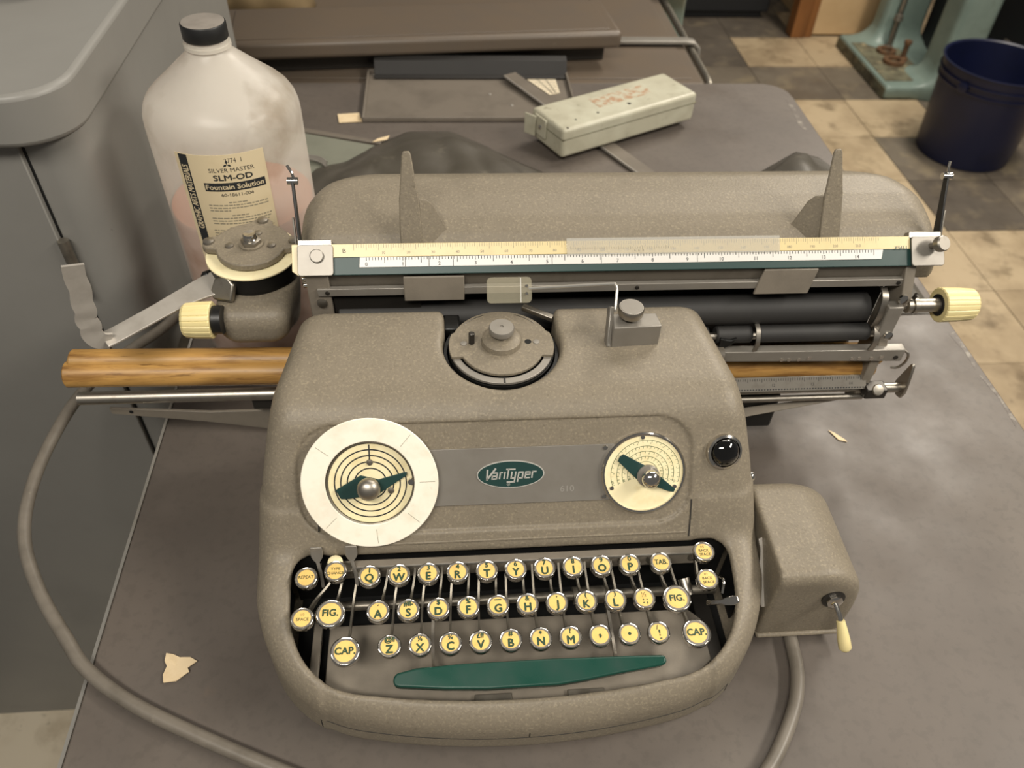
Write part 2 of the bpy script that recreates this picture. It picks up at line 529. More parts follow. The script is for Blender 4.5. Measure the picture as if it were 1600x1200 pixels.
def spline(pts, n=8):
    """Catmull-Rom through pts"""
    P = [Vector(p) for p in pts]; P = [P[0] * 2 - P[1]] + P + [P[-1] * 2 - P[-2]]; out = []
    for i in range(1, len(P) - 2):
        for k in range(n):
            t = k / n
            a, b, c, d = P[i - 1], P[i], P[i + 1], P[i + 2]
            out.append(.5 * ((2 * b) + (c - a) * t + (2 * a - 5 * b + 4 * c - d) * t * t + (3 * b - a - 3 * c + d) * t ** 3))
    out.append(P[-2])
    return out

def rrect(x0, x1, y0, y1, r, n=5):
    pts = []
    for cx, cy, a0 in ((x1 - r, y1 - r, 0), (x0 + r, y1 - r, 90), (x0 + r, y0 + r, 180), (x1 - r, y0 + r, 270)):
        for k in range(n + 1):
            a = math.radians(a0 + 90 * k / n)
            pts.append((cx + r * math.cos(a), cy + r * math.sin(a)))
    return pts

def screw(parent, o, axis, r, m='satin_steel', h=None, name='screw', slot=True):
    h = h or r * .5
    x, y, n = frame(axis)
    mb = MB().lathe([(r, -h), (r, h * .4), (r * .8, h * .9), (r * .3, h)], o, axis, 16)
    ob = mb.build(name, m, parent)
    return ob
# ================================================================== THE SETTING
FZ = -737
fl = MB().box(-1400, 3400, -900, 4300, FZ - 40, FZ - 3).build('floor', 'floor_grout')
struct(fl)
T = 272
tile_me = {}
for k in range(5):
    me, _ = MB().box(-T / 2 + 1.2, T / 2 - 1.2, -T / 2 + 1.2, T / 2 - 1.2, -6, 0).mesh('floor_tile', (0, 0, 0), 0)
    me.materials.append(MATS['floor_tile_%d' % k])
    tile_me[k] = me
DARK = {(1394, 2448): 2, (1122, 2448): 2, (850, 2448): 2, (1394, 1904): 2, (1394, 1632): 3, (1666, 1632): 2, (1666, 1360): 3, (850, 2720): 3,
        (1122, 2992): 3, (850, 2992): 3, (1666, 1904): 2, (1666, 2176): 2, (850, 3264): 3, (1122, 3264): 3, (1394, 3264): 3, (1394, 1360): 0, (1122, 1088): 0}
for i in range(-8, 5):
    for j in range(-5, 8):
        x0, y0 = 1394 + i * T, 1360 + j * T
        if x0 < 500 and not (x0 < -200 and y0 < 700) and y0 > 1200:
            continue
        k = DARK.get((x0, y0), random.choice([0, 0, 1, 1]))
        if x0 < 0 and y0 < 700: k = 4
        ob = place('floor_tile', tile_me[k], (x0 + T / 2, y0 + T / 2, FZ + random.uniform(-.5, .4)), None, fl)
wb = MB().box(-1400, 3400, 3700, 3760, FZ, 1500).build('wall_back', 'dark_wall')
struct(wb)

# ================================================================== LARGE OBJECTS
# ---- desk
desk = thing('steel_desk', 'grey painted steel desk carrying the typewriter and the clutter behind it', 'desk', (100, 360, FZ))
out = [(-292, -260), (490, -260), (490, 930)]
for k in range(1, 7):
    a = math.radians(15 * k); out.append((448 + 42 * math.cos(a), 936 + 42 * math.sin(a)))
out += [(-292, 978)]
MB().prism(out, (0, 0, 0), (1, 0, 0), (0, 1, 0), -34, 0).build('desk_top', 'desk_paint', desk, 1.6, 2)
MB().box(-294.4, -292.05, -260, 976, -14, .1).build('edge_trim', 'trim_bright', desk)
MB().box(-270, -0, -230, 330, FZ + 40, -35).build('pedestal', 'cabinet_paint', desk, 3)
MB().box(210, 470, -230, 330, FZ + 40, -35).build('pedestal', 'cabinet_paint', desk, 3)
MB().box(-270, 470, 905, 930, FZ + 250, -35).build('modesty_panel', 'cabinet_paint', desk, 1)
for pts in ([(480, 392), (488.4, 397), (488.4, 352), (482, 340), (484, 366)], [(482, 332), (488.4, 328), (488.4, 270), (483, 262), (486, 300)], [(477, 930), (481, 904), (476, 826), (469, 836)]):
    MB().prism(pts, (0, 0, .02), (1, 0, 0), (0, 1, 0), 0, .12).build('worn_patch', 'bare_metal', desk)
for x in (-255, 455):
    for y in (-215, 915):
        MB().cyl((x, y, FZ), (x, y, FZ + 45 if y < 0 else -35), 14, 16).build('leg', 'dull_steel', desk)

# ---- cabinet at the left
cab = thing('steel_cabinet', 'grey steel cabinet with rounded overhanging top beside the white jug', 'cabinet', (-650, 600, FZ))
def rc(x0, x1, y0, y1, r, n=7):
    pts = [(x0, y0)]
    for k in range(n + 1):
        a = math.radians(-90 + 90 * k / n); pts.append((x1 - r + r * math.cos(a), y0 + r + r * math.sin(a)))
    return pts + [(x1, y1), (x0, y1)]
MB().prism(rc(-1050, -312, 372, 900, 26), (0, 0, 0), (1, 0, 0), (0, 1, 0), FZ, 242).build('body', 'cabinet_paint', cab, 1, 2, bangle=60)
MB().prism(rc(-1060, -306, 352, 905, 44), (0, 0, 0), (1, 0, 0), (0, 1, 0), 238, 277).build('top', 'cabinet_paint', cab, 4.5, 3, bangle=60)
dr = MB().box(-1050, -352, 366, 372.5, FZ + 40, 236).build('door', 'cabinet_paint', cab, 1)
MB().cyl((-348.7, 366, 150), (-348.5, 366, 96), 4.5, 12).build('hinge', 'dull_steel', dr)
MB().cyl((-348.7, 366, -520), (-348.5, 366, -570), 4.5, 12).build('hinge', 'dull_steel', dr)
MB().box(-351.8, -350.2, 371, 372.4, FZ + 40, 238).build('door_gap', 'black_gap', cab)
MB().box(-1050, -312, 378, 900, FZ, FZ + 1).build('base_plate', 'dark_steel', cab)

b = MB(); pts = [(-520, 560), (-470, 548), (-400, 532), (-372, 534), (-362, 552), (-368, 600), (-400, 690), (-520, 700)]
b.prism(pts, (0, 0, 277.5), (1, 0, 0), (0, 1, 0), 0, 22)
tag(b.build('leather_case', 'brown_leather', None, 6, 3), 'dark brown case lying on top of the grey cabinet', 'case')

# ---- jug
JX, JY = -215, 425
jug = thing('plastic_jug', 'milky plastic jug with black cap half full of pink liquid', 'jug', (JX, JY, 0))
prof = [(50, 0.3), (56, 2), (60, 8), (60.5, 60), (60.5, 228), (60, 235), (58.2, 241.5), (55, 247), (50, 252), (36, 263.5), (22, 275.5), (17, 280), (15.2, 283), (15, 292)]
b = MB().lathe(prof, (JX, JY, 0), seg=64); jb = b.build('jug_body', 'jug_plastic', jug, smooth=60)
MB().ring(15, 17.4, 280, 282.6, (JX, JY, 3.4), seg=40).build('neck_ring', 'jug_plastic', jb)
b = MB().lathe([(48, 2.5), (55, 4.5), (58.2, 9), (58.8, 60), (58.8, 153)], (JX, JY, 0), seg=64); b.build('pink_liquid', 'pink_liquid', jug, smooth=60)
cp = MB().lathe([(16.2, 289.6), (16.6, 290.2), (16.6, 300), (16, 301)], (JX, JY, 0), seg=90, rf=None).build('cap', 'cap_black', jug)
MB().lathe([(15.6, 300.6), (15.6, 301.3), (14.8, 301.5)], (JX, JY, 0), seg=48).build('cap_top', 'cap_top', cp)
# label wrapped on the jug: u = arc length from the label's left edge, v = height
RL = 60.9
LA0, LA1 = math.radians(-27), math.radians(37)
def on_jug(u, v, lift=0.0):
    a = LA0 + u / RL
    r = RL + lift
    return (JX + r * math.sin(a), JY - r * math.cos(a), v)
LW = RL * (LA1 - LA0); LZ0, LZ1 = 112, 226
def jug_patch(u0, u1, v0, v1, lift, name, m, parent, n=24, th=.25):
    b = MB(); vs = []; fs = []
    for k in range(n + 1):
        u = u0 + (u1 - u0) * k / n
        vs += [on_jug(u, v0, lift), on_jug(u, v1, lift), on_jug(u, v1, lift - th), on_jug(u, v0, lift - th)]
    for k in range(n):
        for i in range(4):
            j = (i + 1) % 4
            fs.append((4 * k + i, 4 * k + j, 4 * k + 4 + j, 4 * k + 4 + i))
    e = 4 * n
    fs += [(0, 3, 2, 1), (e, e + 1, e + 2, e + 3)]
    return b.add(vs, fs).build(name, m, parent)
def jug_text(mb, t, size, uc, vc, bold=0, sx=1, rot=0, lift=.35):
    vs, fs = text_mesh(t, size, 0, 0, 1)
    w = bold * size
    for k, (dx_, dy_) in enumerate(((0, 0), (w, 0), (-w, 0), (0, w), (0, -w)) if bold else ((0, 0),)):
        o = []
        for x, y in vs:
            x = x * sx + dx_; y = y + dy_
            if rot: x, y = -y, x
            o.append(on_jug(uc + x, vc + y, lift + .004 * k))
        mb.add(o, fs)
lab = jug_patch(0, LW, LZ0, LZ1, .3, 'paper_label', 'label_paper', jug)
jug_patch(3, 10, LZ0 + 1, LZ1 - .5, .42, 'dark_band', 'print_dark', lab, 4)
b = MB(); jug_text(b, 'GRAPHIC ARTS MATERIALS', 6.8, 6.5, 188, .02, .70, 1, .5); flat_build(b, 'band_lettering', 'label_paper', lab)
jug_patch(18.5, LW - 3, 195.2, 202.4, .42, 'title_band', 'print_dark', lab, 16)
b = MB(); jug_text(b, 'Fountain Solution', 6.0, 41.5, 198.9, .02, 1.05, 0, .5); flat_build(b, 'title_lettering', 'label_paper', lab)
b = MB()
jug_text(b, '3774  1', 5.6, 44, 221, .0, .8)
jug_text(b, 'SILVER MASTER', 4.8, 41.5, 213.2, .006, 1.05)
jug_text(b, 'SLM-OD', 6.6, 41.5, 206.8, .035, 1.25)
jug_text(b, '60-18611-004', 4.0, 42, 191.8, .01, 1.1)
for a in (90, 210, 330):
    c, s_ = math.cos(math.radians(a)), math.sin(math.radians(a))
    q = [(0, 0), (c * 1.8 - s_ * 1.0, s_ * 1.8 + c * 1.0), (c * 3.6, s_ * 3.6), (c * 1.8 + s_ * 1.0, s_ * 1.8 - c * 1.0)]
    b.add([on_jug(39 + x, 218 + y, .35) for x, y in reversed(q)], [(0, 1, 2, 3)])
flat_build(b, 'label_lettering', 'print_dark', lab)
b = MB()
rows = [(176, 34, 48), (173.5, 18, 64), (171, 18, 64), (168.5, 18, 34), (164, 34, 47), (161.5, 18, 65), (159, 18, 64), (156.5, 18, 62), (152.5, 30, 56), (150, 17, 65), (147.5, 17, 40), (145, 17, 60), (142.5, 17, 64), (140, 17, 60), (137.5, 17, 52), (132, 17, 34), (129.5, 17, 30), (127, 17, 26)]
for v, u0, u1 in rows:
    u = u0; v += 9
    while u < u1:
        w = random.uniform(1.2, 4.5)
        u2 = min(u + w, u1)
        b.add([on_jug(u, v - .5, .35), on_jug(u2, v - .5, .35), on_jug(u2, v + .5, .35), on_jug(u, v + .5, .35)], [(0, 1, 2, 3)])
        u = u2 + .7
flat_build(b, 'small_print', 'print_grey', lab)

# ---- table and machine lid behind the desk
bt = thing('back_table', 'grey table with a tube rail along its side behind the desk', 'table', (0, 1340, FZ))
MB().box(-460, 366, 984, 1700, -28, -4).build('table_top', 'machine_lid', bt, 2)
MB().box(-440, 350, 1000, 1118, -4, -2.6).build('inset_panel', 'machine_lid', bt, .8)
MB().box(235, 350, 1136, 1690, -4, -2.6).build('inset_panel', 'machine_lid', bt, .8)
MB().tube(spline([(378, 988, -14), (378, 1010, -8), (378, 1120, -8), (378, 1300, -8), (378, 1690, -8)]), 6, 12).build('tube_rail', 'dull_steel', bt)
MB().strap([(232, 1127, 4), (300, 1127, 4), (366, 1127, 4), (381, 1127, 2.5), (390, 1125, -6), (391, 1122, -22)], (0, 1, 0), [19, 19, 19, 20, 20, 20], 7).build('clamp_strap', 'satin_plate', bt, 2)
for x in (-420, 330):
    for y in (1030, 1660):
        MB().box(x - 16, x + 16, y - 16, y + 16, FZ, -28).build('leg', 'dull_steel', bt, 2)
MB().strap(spline([(392, 1330, 30), (405, 1370, 0), (420, 1420, -60), (430, 1440, -200), (440, 1470, FZ)]), (1, 0, 0), 44, 30).build('corner_leg', 'mint_paint', bt, 6, 3)

ang = math.radians(5.3); ex = Vector((math.cos(ang), math.sin(ang), 0)); ey = Vector((-math.sin(ang), math.cos(ang), 0))
ml = thing('machine_cover', 'long grey metal machine cover with worn edge lying across the back', 'cover', (-60, 1075, 0))
o = Vector((-360, 984, 0)) + ex * 301 + ey * 69
MB().obox(o + V(0, 0, 39.5), ex, ey, (0, 0, 1), 302, 69, 13).build('cover_lid', 'machine_lid', ml, 7, 3)
MB().obox(o + V(0, 0, 52.8), ex, ey, (0, 0, 1), 284, 56, .8).build('raised_field', 'machine_lid', ml, .7, 2)
MB().obox(o + V(0, 0, 11.5), ex, ey, (0, 0, 1), 284, 40, 14).build('cover_base', 'dark_steel', ml, 2)

cl = MB(); nx, ny = 26, 14
vs = []; fs = []
for i in range(nx):
    for j in range(ny):
        u, v = i / (nx - 1), j / (ny - 1)
        z = 55 * math.sin(math.pi * u) ** .6 * math.sin(math.pi * v) ** .5 * (1 + .25 * math.sin(u * 17 + v * 5) + .2 * math.sin(v * 13 - u * 8))
        vs.append((-460 + 190 * u + 12 * math.sin(v * 6), 1240 + 150 * v + 10 * math.sin(u * 7), -3 + max(z, .3)))
for i in range(nx - 1):
    for j in range(ny - 1):
        fs.append((i * ny + j, (i + 1) * ny + j, (i + 1) * ny + j + 1, i * ny + j + 1))
cl.add(vs, fs)
o_ = cl.build('tan_cloth', 'tan_cloth', None, smooth=60)
tag(o_, 'crumpled tan and brown cloth behind the black jug cap', 'cloth')
so = o_.modifiers.new('thickness', 'SOLIDIFY'); so.thickness = .002; so.offset = -1

# ---- things on the far end of the desk
tr = thing('metal_tray', 'shallow grey metal tray with raised rim behind the pale green box', 'tray', (0, 930, 0))
MB().box(-150, 150, 858, 1006, .3, 2.3).build('tray_floor', 'grey_tray', tr)
for n_, a in (('rim', (-152, 152, 855, 861, .3, 7)), ('rim', (-152, -148.5, 855, 1008, .3, 8)), ('rim', (148.5, 152, 855, 1008, .3, 8)), ('rim', (-152, 152, 1004.5, 1008, .3, 8))):
    MB().box(*a).build(n_, 'grey_tray', tr, 1)
for x, y in ((-142, 1000), (60, 900), (30, 935)):
    MB().lathe([(2.2, 2.2), (2, 3), (.8, 3.4)], (x, y, 0), seg=12).build('rivet', 'bright_wear', tr)

ch = thing('steel_channel', 'dark blue-grey steel channel lying along the tray under the cover', 'channel', (5, 1000, 8))
MB().obox((5, 1000, 13), (1, 0, 0), (0, .5, .866), (0, -.866, .5), 146, 11, 1.2).build('channel_web', 'blue_channel', ch, .6)
MB().obox((5, 1011, 22.6), (1, 0, 0), (0, .95, .3), (0, -.3, .95), 146, 6, 1.2).build('channel_flange', 'blue_channel', ch, .6)
MB().obox((5, 990, 4.4), (1, 0, 0), (0, 1, 0), (0, 0, 1), 146, 7, 1.2).build('channel_flange', 'blue_channel', ch, .6)

st = thing('metal_strip', 'flat grey metal strip running diagonally under the pale green box', 'strip', (150, 840, 5))
p0, p1 = V(240, 676, 2.0), V(62, 985, 10)
d = (p1 - p0).normalized(); w_ = d.cross(V(0, 0, 1)).normalized(); n_ = w_.cross(d)
MB().obox((p0 + p1) / 2, d, w_, n_, (p1 - p0).length / 2, 11, 1.4).build('strip_bar', 'grey_tray', st, .6)
MB().obox((p0 + p1) / 2 - w_ * 10.6 + n_ * .2, d, w_, n_, (p1 - p0).length / 2 - 2, .7, 1.5).build('strip_edge', 'bright_wear', st)

cdb = thing('ruled_card', 'cream card with dark ruled lines beside the metal strip in the tray', 'card', (95, 965, 3))
q = [(84, 992), (132, 992), (134, 938), (118, 932)]
cd = MB().prism(list(reversed(q)), (0, 0, 2.6), (1, 0, 0), (0, 1, 0), 0, .8).build('card_sheet', 'card_paper', cdb)
b = MB()
for k in range(7):
    t = k / 7 + .08
    a_, c_ = Vector(q[0]).lerp(Vector(q[3]), t), Vector(q[1]).lerp(Vector(q[2]), t)
    b.obox((*((a_ + c_) / 2), 3.5), (1, 0, 0), (0, 1, 0), (0, 0, 1), (c_ - a_).length / 2 - 2, .5, .08)
for t in (.35, .65):
    a_, c_ = Vector(q[0]).lerp(Vector(q[1]), t), Vector(q[3]).lerp(Vector(q[2]), t)
    dd = (c_ - a_).normalized(); b.obox((*((a_ + c_) / 2), 3.5), (dd.x, dd.y, 0), (-dd.y, dd.x, 0), (0, 0, 1), (c_ - a_).length / 2 - 2, .5, .08)
b.build('ruled_lines', 'print_dark', cd)

bx = thing('metal_box', 'pale green painted metal box with hinged latch and rust print on its lid', 'box', (187, 815, 0))
ang = math.radians(28); ex = Vector((math.cos(ang), math.sin(ang), 0)); ey = Vector((-math.sin(ang), math.cos(ang), 0))
o = Vector((112, 737, 4.5)) + ex * 113 + ey * 37
body = MB().obox(o + V(0, 0, 24), ex, ey, (0, 0, 1), 113, 37, 20).build('box_body', 'box_green', bx, 5, 4)
MB().obox(o + V(0, 0, 30) - ex * .0, ex, ey, (0, 0, 1), 113.3, 37.3, .5).build('lid_seam', 'mint_grime', bx)
MB().obox(o + ex * 12 + ey * 6 + V(0, 0, 44.1), ex, ey, (0, 0, 1), 46, 13, .12).build('faded_print', 'box_rust_print', bx)
for a_, c_, r in ((8, -17, 3), (-45, -18, 2), (-82, -20, 1.5), (-104, -33, 1.8)):
    MB().lathe([(r, 0), (r * .8, .25)], o + ex * a_ + ey * c_ + V(0, 0, 44), seg=9, rf=lambda t: 1 + .3 * math.sin(3 * t)).build('paint_chip', 'black_metal', bx)
lt = MB().obox(o - ex * 114.6 + ey * 12 + V(0, 0, 28), ey, (0, 0, 1), ex, 13, 13, 1.2).build('latch', 'box_green', bx, .8)
MB().obox(o - ex * 121 + ey * 27 + V(0, 0, 26), (ey - ex * .35).normalized(), (0, 0, 1), (ex + ey * .35).normalized(), 9, 14, .9).build('latch_tab', 'box_green', lt, .6)
MB().lathe([(3.2, 0), (2.6, 1.8), (.8, 2.6)], o - ex * 115.8 + ey * 11 + V(0, 0, 28), -ex, 14).build('latch_rivet', 'chrome', lt)

# thin sheets and scraps
fo = thing('paper_folder', 'grey-green flat folder sheet with folded edge beside the jug', 'folder', (-190, 780, 0))
MB().prism([(-300, 700), (-190, 690), (-155, 748), (-126, 786), (-229, 822), (-300, 838)], (0, 0, .4), (1, 0, 0), (0, 1, 0), 0, 1.2).build('folder_sheet', 'folder_green', fo)
MB().prism([(-124, 790), (-122, 797), (-228, 833), (-300, 850), (-300, 838), (-229, 823)], (0, 0, .4), (1, 0, 0), (0, 1, 0), 0, 3.2).build('folded_edge', 'grey_tray', fo, .8)
bw = thing('wire_bundle', 'small bundle of bent pale wire lying on the folder by the jug', 'wire', (-220, 748, 2))
for k in range(3):
    MB().tube(spline([(-250, 752 - 5 * k, 3.4), (-224, 755 - 5 * k, 6 + k), (-200, 750 - 5 * k, 6), (-190, 742 - 5 * k, 3.4)]), 1.6, 8).build('wire', 'satin_plate', bw)

def scrap(pts, z, label, th=.7, curl=0):
    c = Vector((sum(p[0] for p in pts) / len(pts), sum(p[1] for p in pts) / len(pts)))
    b = MB(); n = len(pts)
    vs = [(*c, z + .4 + th)] + [(p[0], p[1], z + th + curl * random.uniform(.2, 1)) for p in pts]
    vs += [(x, y, zz - th) for x, y, zz in vs]
    fs = []
    for i in range(n):
        j = (i + 1) % n
        fs += [(0, 1 + i, 1 + j), (n + 1, n + 2 + j, n + 2 + i), (1 + i, n + 2 + i, n + 2 + j, 1 + j)]
    tag(b.add(vs, fs).build('paper_scrap', 'scrap_paper', None, smooth=20), label, 'paper scrap', 'torn paper scraps on the desk')
scrap([(-242.5, 80), (-238, 79.5), (-233, 77), (-226, 77), (-220.5, 73.5), (-226, 69), (-224.5, 66), (-232, 60), (-240, 59), (-242, 65), (-240.5, 71), (-243, 75)], .3, 'torn cream paper scrap lying on the desk left of the typewriter', curl=2.5)
scrap([(303.5, 266), (308, 263), (315.5, 254), (316, 251.5), (309, 254)], .2, 'tiny tan paper sliver on the desk right of the typewriter', .5, .8)
scrap([(-187, 876), (-157, 880), (-154, 862), (-140, 861), (-152, 855), (-183, 851)], .3, 'cream paper piece tucked under the left corner of the tray', .8, .6)
scrap([(-134, 790), (-115, 797), (-112, 806), (-128, 800)], 3.8, 'small tan scrap at the tip of the grey-green folder', .5, 2)

# ---- smoky dust cover crumpled behind the typewriter
ns = np.linspace(0, 1, 110); nt_ = np.linspace(0, 1, 64)
rng = np.random.RandomState(3)
waves = [(rng.uniform(-1, 1) * 22, rng.uniform(-1, 1) * 14, rng.uniform(0, 6.28), rng.uniform(.4, 1)) for _ in range(9)]
vs = []; fs = []
def far_edge(u):
    x = -235 + 715 * u
    pts = [(-235, 640), (-205, 735), (-165, 752), (-128, 792), (-88, 826), (-30, 826), (10, 792), (60, 742), (110, 700), (200, 640), (290, 650), (360, 705), (440, 768), (470, 750), (482, 690)]
    for (xa, ya), (xb, yb) in zip(pts, pts[1:]):
        if xa <= x <= xb:
            return ya + (yb - ya) * (x - xa) / (xb - xa)
    return 690
for i, u in enumerate(ns):
    for j, v in enumerate(nt_):
        x = -235 + 715 * u; y0 = 425 if x > -130 else 500; y = y0 + (far_edge(u) - y0) * v
        w = sum(a * math.sin(fx * u * 2.4 + fy * v * 1.6 + ph) for fx, fy, ph, a in waves)
        ridge = 34 * math.exp(-((x - 402) / 38) ** 2) * math.exp(-((v - .78) / .20) ** 2) + 22 * math.exp(-((x - 300) / 40) ** 2) * math.exp(-((v - .8) / .3) ** 2) + 12 * math.exp(-((x + 40) / 110) ** 2)
        z = (8 + abs(w) * 2.6 + ridge + 1.6 * math.sin(x * .05 + 2.5 * math.sin(y * .021)) * math.sin(y * .04 + x * .013)) * min(1, (1 - v) * 7) * min(1, u * 14) * min(1, (1 - u) * 14) * min(1, .25 + v * 4)
        vs.append((x, y, max(z, .6) + (.6 if far_edge(u) > 780 else 0)))
m_ = len(nt_)
for i in range(len(ns) - 1):
    for j in range(m_ - 1):
        fs.append((i * m_ + j, (i + 1) * m_ + j, (i + 1) * m_ + j + 1, i * m_ + j + 1))
dc = MB().add(vs, fs).build('dust_cover', 'smoky_vinyl', None, smooth=50)
tag(dc, 'crumpled smoky grey plastic dust cover spread behind the typewriter', 'dust cover')
so = dc.modifiers.new('thickness', 'SOLIDIFY'); so.thickness = .0008; so.offset = 1

# ---- floor things at the right
bk = thing('plastic_bucket', 'dark navy plastic bucket standing on the tile floor', 'bucket', (1656, 2085, FZ))
BZ = FZ + 297
pr = [(140, FZ + .5), (143, FZ + 5), (159, BZ - 62), (165, BZ - 62), (166, BZ - 56), (161, BZ - 54), (162, BZ - 40), (168, BZ - 38), (169, BZ - 32), (163, BZ - 30), (165, BZ - 6), (171, BZ - 4), (171, BZ), (166, BZ + .5), (162, BZ - 3), (140, FZ + 8), (4, FZ + 6)]
MB().lathe(pr, (1656, 2085, 0), seg=72).build('bucket_shell', 'navy_plastic', bk, smooth=28)
for s_ in (-1, 1):
    c = V(1656 + s_ * 165 * math.cos(.5), 2085 - s_ * 165 * math.sin(.5) * -1, BZ - 46)
    MB().lathe([(16, -6), (16, 8), (10, 10)], c, (c.x - 1656, c.y - 2085, 0), 16).build('handle_ear', 'navy_plastic', bk)
mm = thing('press_stand', 'mint green cast machine stand with grimy bolts beside the navy bucket', 'machine', (1680, 2680, FZ))
def mint(x, y, z):
    base = rbox(x, y, z, (1760, 2680, FZ + 24), (225, 235, 25), 6)
    near = rbox(x, y, z, (1770 , 2510, FZ + 460), (68, 62, 460), 14)
    far = rbox(x, y, z, (1730, 2866, FZ + 460), (85, 44, 460), 14)
    return smin(base, smin(near, far, 20), 70)
sdf_build('stand_casting', mint, (1500, 2420, FZ - 4), (2010, 2940, FZ + 930), 13, 'mint_paint', mm)
MB().box(1548, 1716, 2490, 2822, FZ + 49, FZ + 51.5).build('grimy_ledge', 'mint_grime', mm)
MB().box(1532.8, 1535.4, 2450, 2910, FZ + 2, FZ + 40).build('base_side', 'mint_grime', mm)
MB().box(1830, 1850, 2560, 2840, FZ + 40, FZ + 900).build('inner_dark_sheet', 'dark_machine', mm)  # added dark sheet standing for the darkness between the uprights
b = MB(); b.ring(22, 40, 0, 14, (1640, 2640, FZ + 51), seg=24); b.build('rusty_ring', 'rusty_steel', mm)
b = MB(); b.ring(20, 36, 0, 12, (1650, 2735, FZ + 51), seg=24); b.build('rusty_ring', 'rusty_steel', mm)
MB().lathe([(18, 0), (18, 14), (10, 16), (10, 60), (14, 62), (14, 74)], (1680, 2660, FZ + 51), seg=12).build('bolt', 'rusty_steel', mm)
MB().lathe([(16, 0), (16, 12), (8, 14), (8, 100), (17, 106), (14, 124)], (1672, 2770, FZ + 51), seg=14).build('bolt', 'dull_steel', mm)
MB().tube(spline([(1690, 2790, FZ + 60), (1690, 2800, FZ + 200), (1700, 2812, FZ + 420)]), 9, 10).build('rod', 'satin_steel', mm)

cr = thing('wooden_crate', 'tan panelled wooden crate with brown corner post at the back', 'crate', (1570, 3080, FZ))
MB().box(1372, 1430, 2990, 3050, FZ, FZ + 700).build('corner_post', 'crate_wood', cr, 3)
MB().box(1432, 1462, 2996, 3040, FZ, FZ + 700).build('corner_post', 'crate_wood', cr, 2)
for k in range(3):
    MB().box(1464, 1900, 3004, 3024, FZ + 10 + k * 170, FZ + 176 + k * 170).build('panel_board', 'crate_panel', cr, 2)
MB().box(1464, 1900, 3024, 3400, FZ, FZ + 690).build('crate_body', 'crate_panel', cr, 2)

dm = thing('dark_machine', 'black machine shape behind the navy bucket', 'machine', (2250, 2600, FZ))
MB().box(2010, 2500, 2380, 3000, FZ + 60, FZ + 900).build('machine_body', 'dark_machine', dm, 10)  # even black body for the dark shapes behind the bucket
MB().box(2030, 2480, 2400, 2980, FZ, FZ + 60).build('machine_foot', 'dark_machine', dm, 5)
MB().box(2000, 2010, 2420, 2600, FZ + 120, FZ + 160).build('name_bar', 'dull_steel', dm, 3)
dk = thing('added_dark_cupboard', 'added black cupboard standing for the darkness at the back left of the crate', 'cupboard', (900, 3300, FZ))
MB().box(420, 1330, 3180, 3690, FZ + 30, FZ + 1000).build('cupboard_body', 'dark_machine', dk, 6)  # added black block filling the dark background with its colour
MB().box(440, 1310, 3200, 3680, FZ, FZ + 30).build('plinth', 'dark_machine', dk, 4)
# ================================================================== THE TYPEWRITER
tw = thing('typewriter', 'taupe-grey office typesetting typewriter with long carriage, two dials and round cream keys', 'typewriter', (0, 130, 0))
PN = Vector((0, -.8528, .5223)); PS = Vector((0, .5223, .8528)); PX = Vector((1, 0, 0)); P0 = Vector((0, 130.5, 120))
def pp(x, s, n=0.0):
    return P0 + PX * x + PS * s + PN * n

def housing(x, y, z):
    ax = np.abs(x)
    yk = np.array([0, 40, 85, 140, 180, 246, 300], np.float32); wk = np.array([150, 160, 170, 174, 171, 160, 152], np.float32)
    w = np.interp(y.ravel(), yk, wk).reshape(y.shape)
    side = (ax + .15 * np.maximum(z - 60, 0) - w) * .985
    front = (.0010 * x * x + .02 * np.maximum(z - 12, 0) - y)
    wall = smax(side, front, 52)
    deck = z - (165.5 + (y - 160) * .075)
    panel = (y - 130.5) * -.8528 + (z - 120) * .5223
    blk = smax(deck, panel, 16)
    rail = (y - 106) * -.330 + (z - 80) * .944
    top = smin(blk, rail, 5)
    d = smax(top, wall, 17)
    d = d - 1.3 / (1 + np.exp(np.clip((z - 106) / .8, -30, 30))) / (1 + np.exp(np.clip((124.5 - ax) / .8, -30, 30)))   # lower frame stands proud of the cover
    d = smax(d, y - 246, 7)
    d = smax(d, 7 - z, 4)
    # recessed field on the dial panel
    s = (y - 130.5) * .5223 + (z - 120) * .8528
    qx, qs = np.abs(x + 10) - 130 + 24, np.abs(s - 2.5) - 37.5 + 24
    rec = np.sqrt(np.maximum(qx, 0) ** 2 + np.maximum(qs, 0) ** 2) + np.minimum(np.maximum(qx, qs), 0) - 24
    d = smax(d, -np.maximum(rec, -(panel + 2.0)), 1.6)
    shell = d
    # key well
    well = smax(smax(ax - 147, (15.5 + .00075 * x * x) - y, 48), y - 105.5, 14)
    d = smax(d, -np.maximum(well, 13 - z), 4)
    cav = np.maximum(np.maximum(shell + 5.5, y - 116), 13 - z)      # hollow under the rim
    d = smax(d, -cav, 2)
    # opening around the type disc
    c = np.sqrt((x + 4) ** 2 + (y - 212) ** 2) - 40.5
    c = np.minimum(c, np.maximum(np.abs(x + 4) - 39, 212 - y))
    d = smax(d, -np.maximum(c, 138 - z), 5)
    return d
hs = sdf_build('housing', housing, (-182, -6, 3), (182, 252, 180), 1.5, 'wrinkle_paint', tw)
def seam(pts, w=.7, name='seam_line'):
    MB().strap(pts, (1, 0, 0) if abs(pts[0][1] - pts[-1][1]) > 5 or abs(pts[0][2] - pts[-1][2]) > 5 else (0, .3, .95), w, .5).build(name, 'seam_dark', hs)
seam([pp(-128, -13, .1), pp(-128.6, -26, .15), pp(-129.3, -40, .2)], 1.0)
seam([pp(121, -19, .1), pp(120.8, -32, .15), pp(120.2, -46, .2)], 1.0)
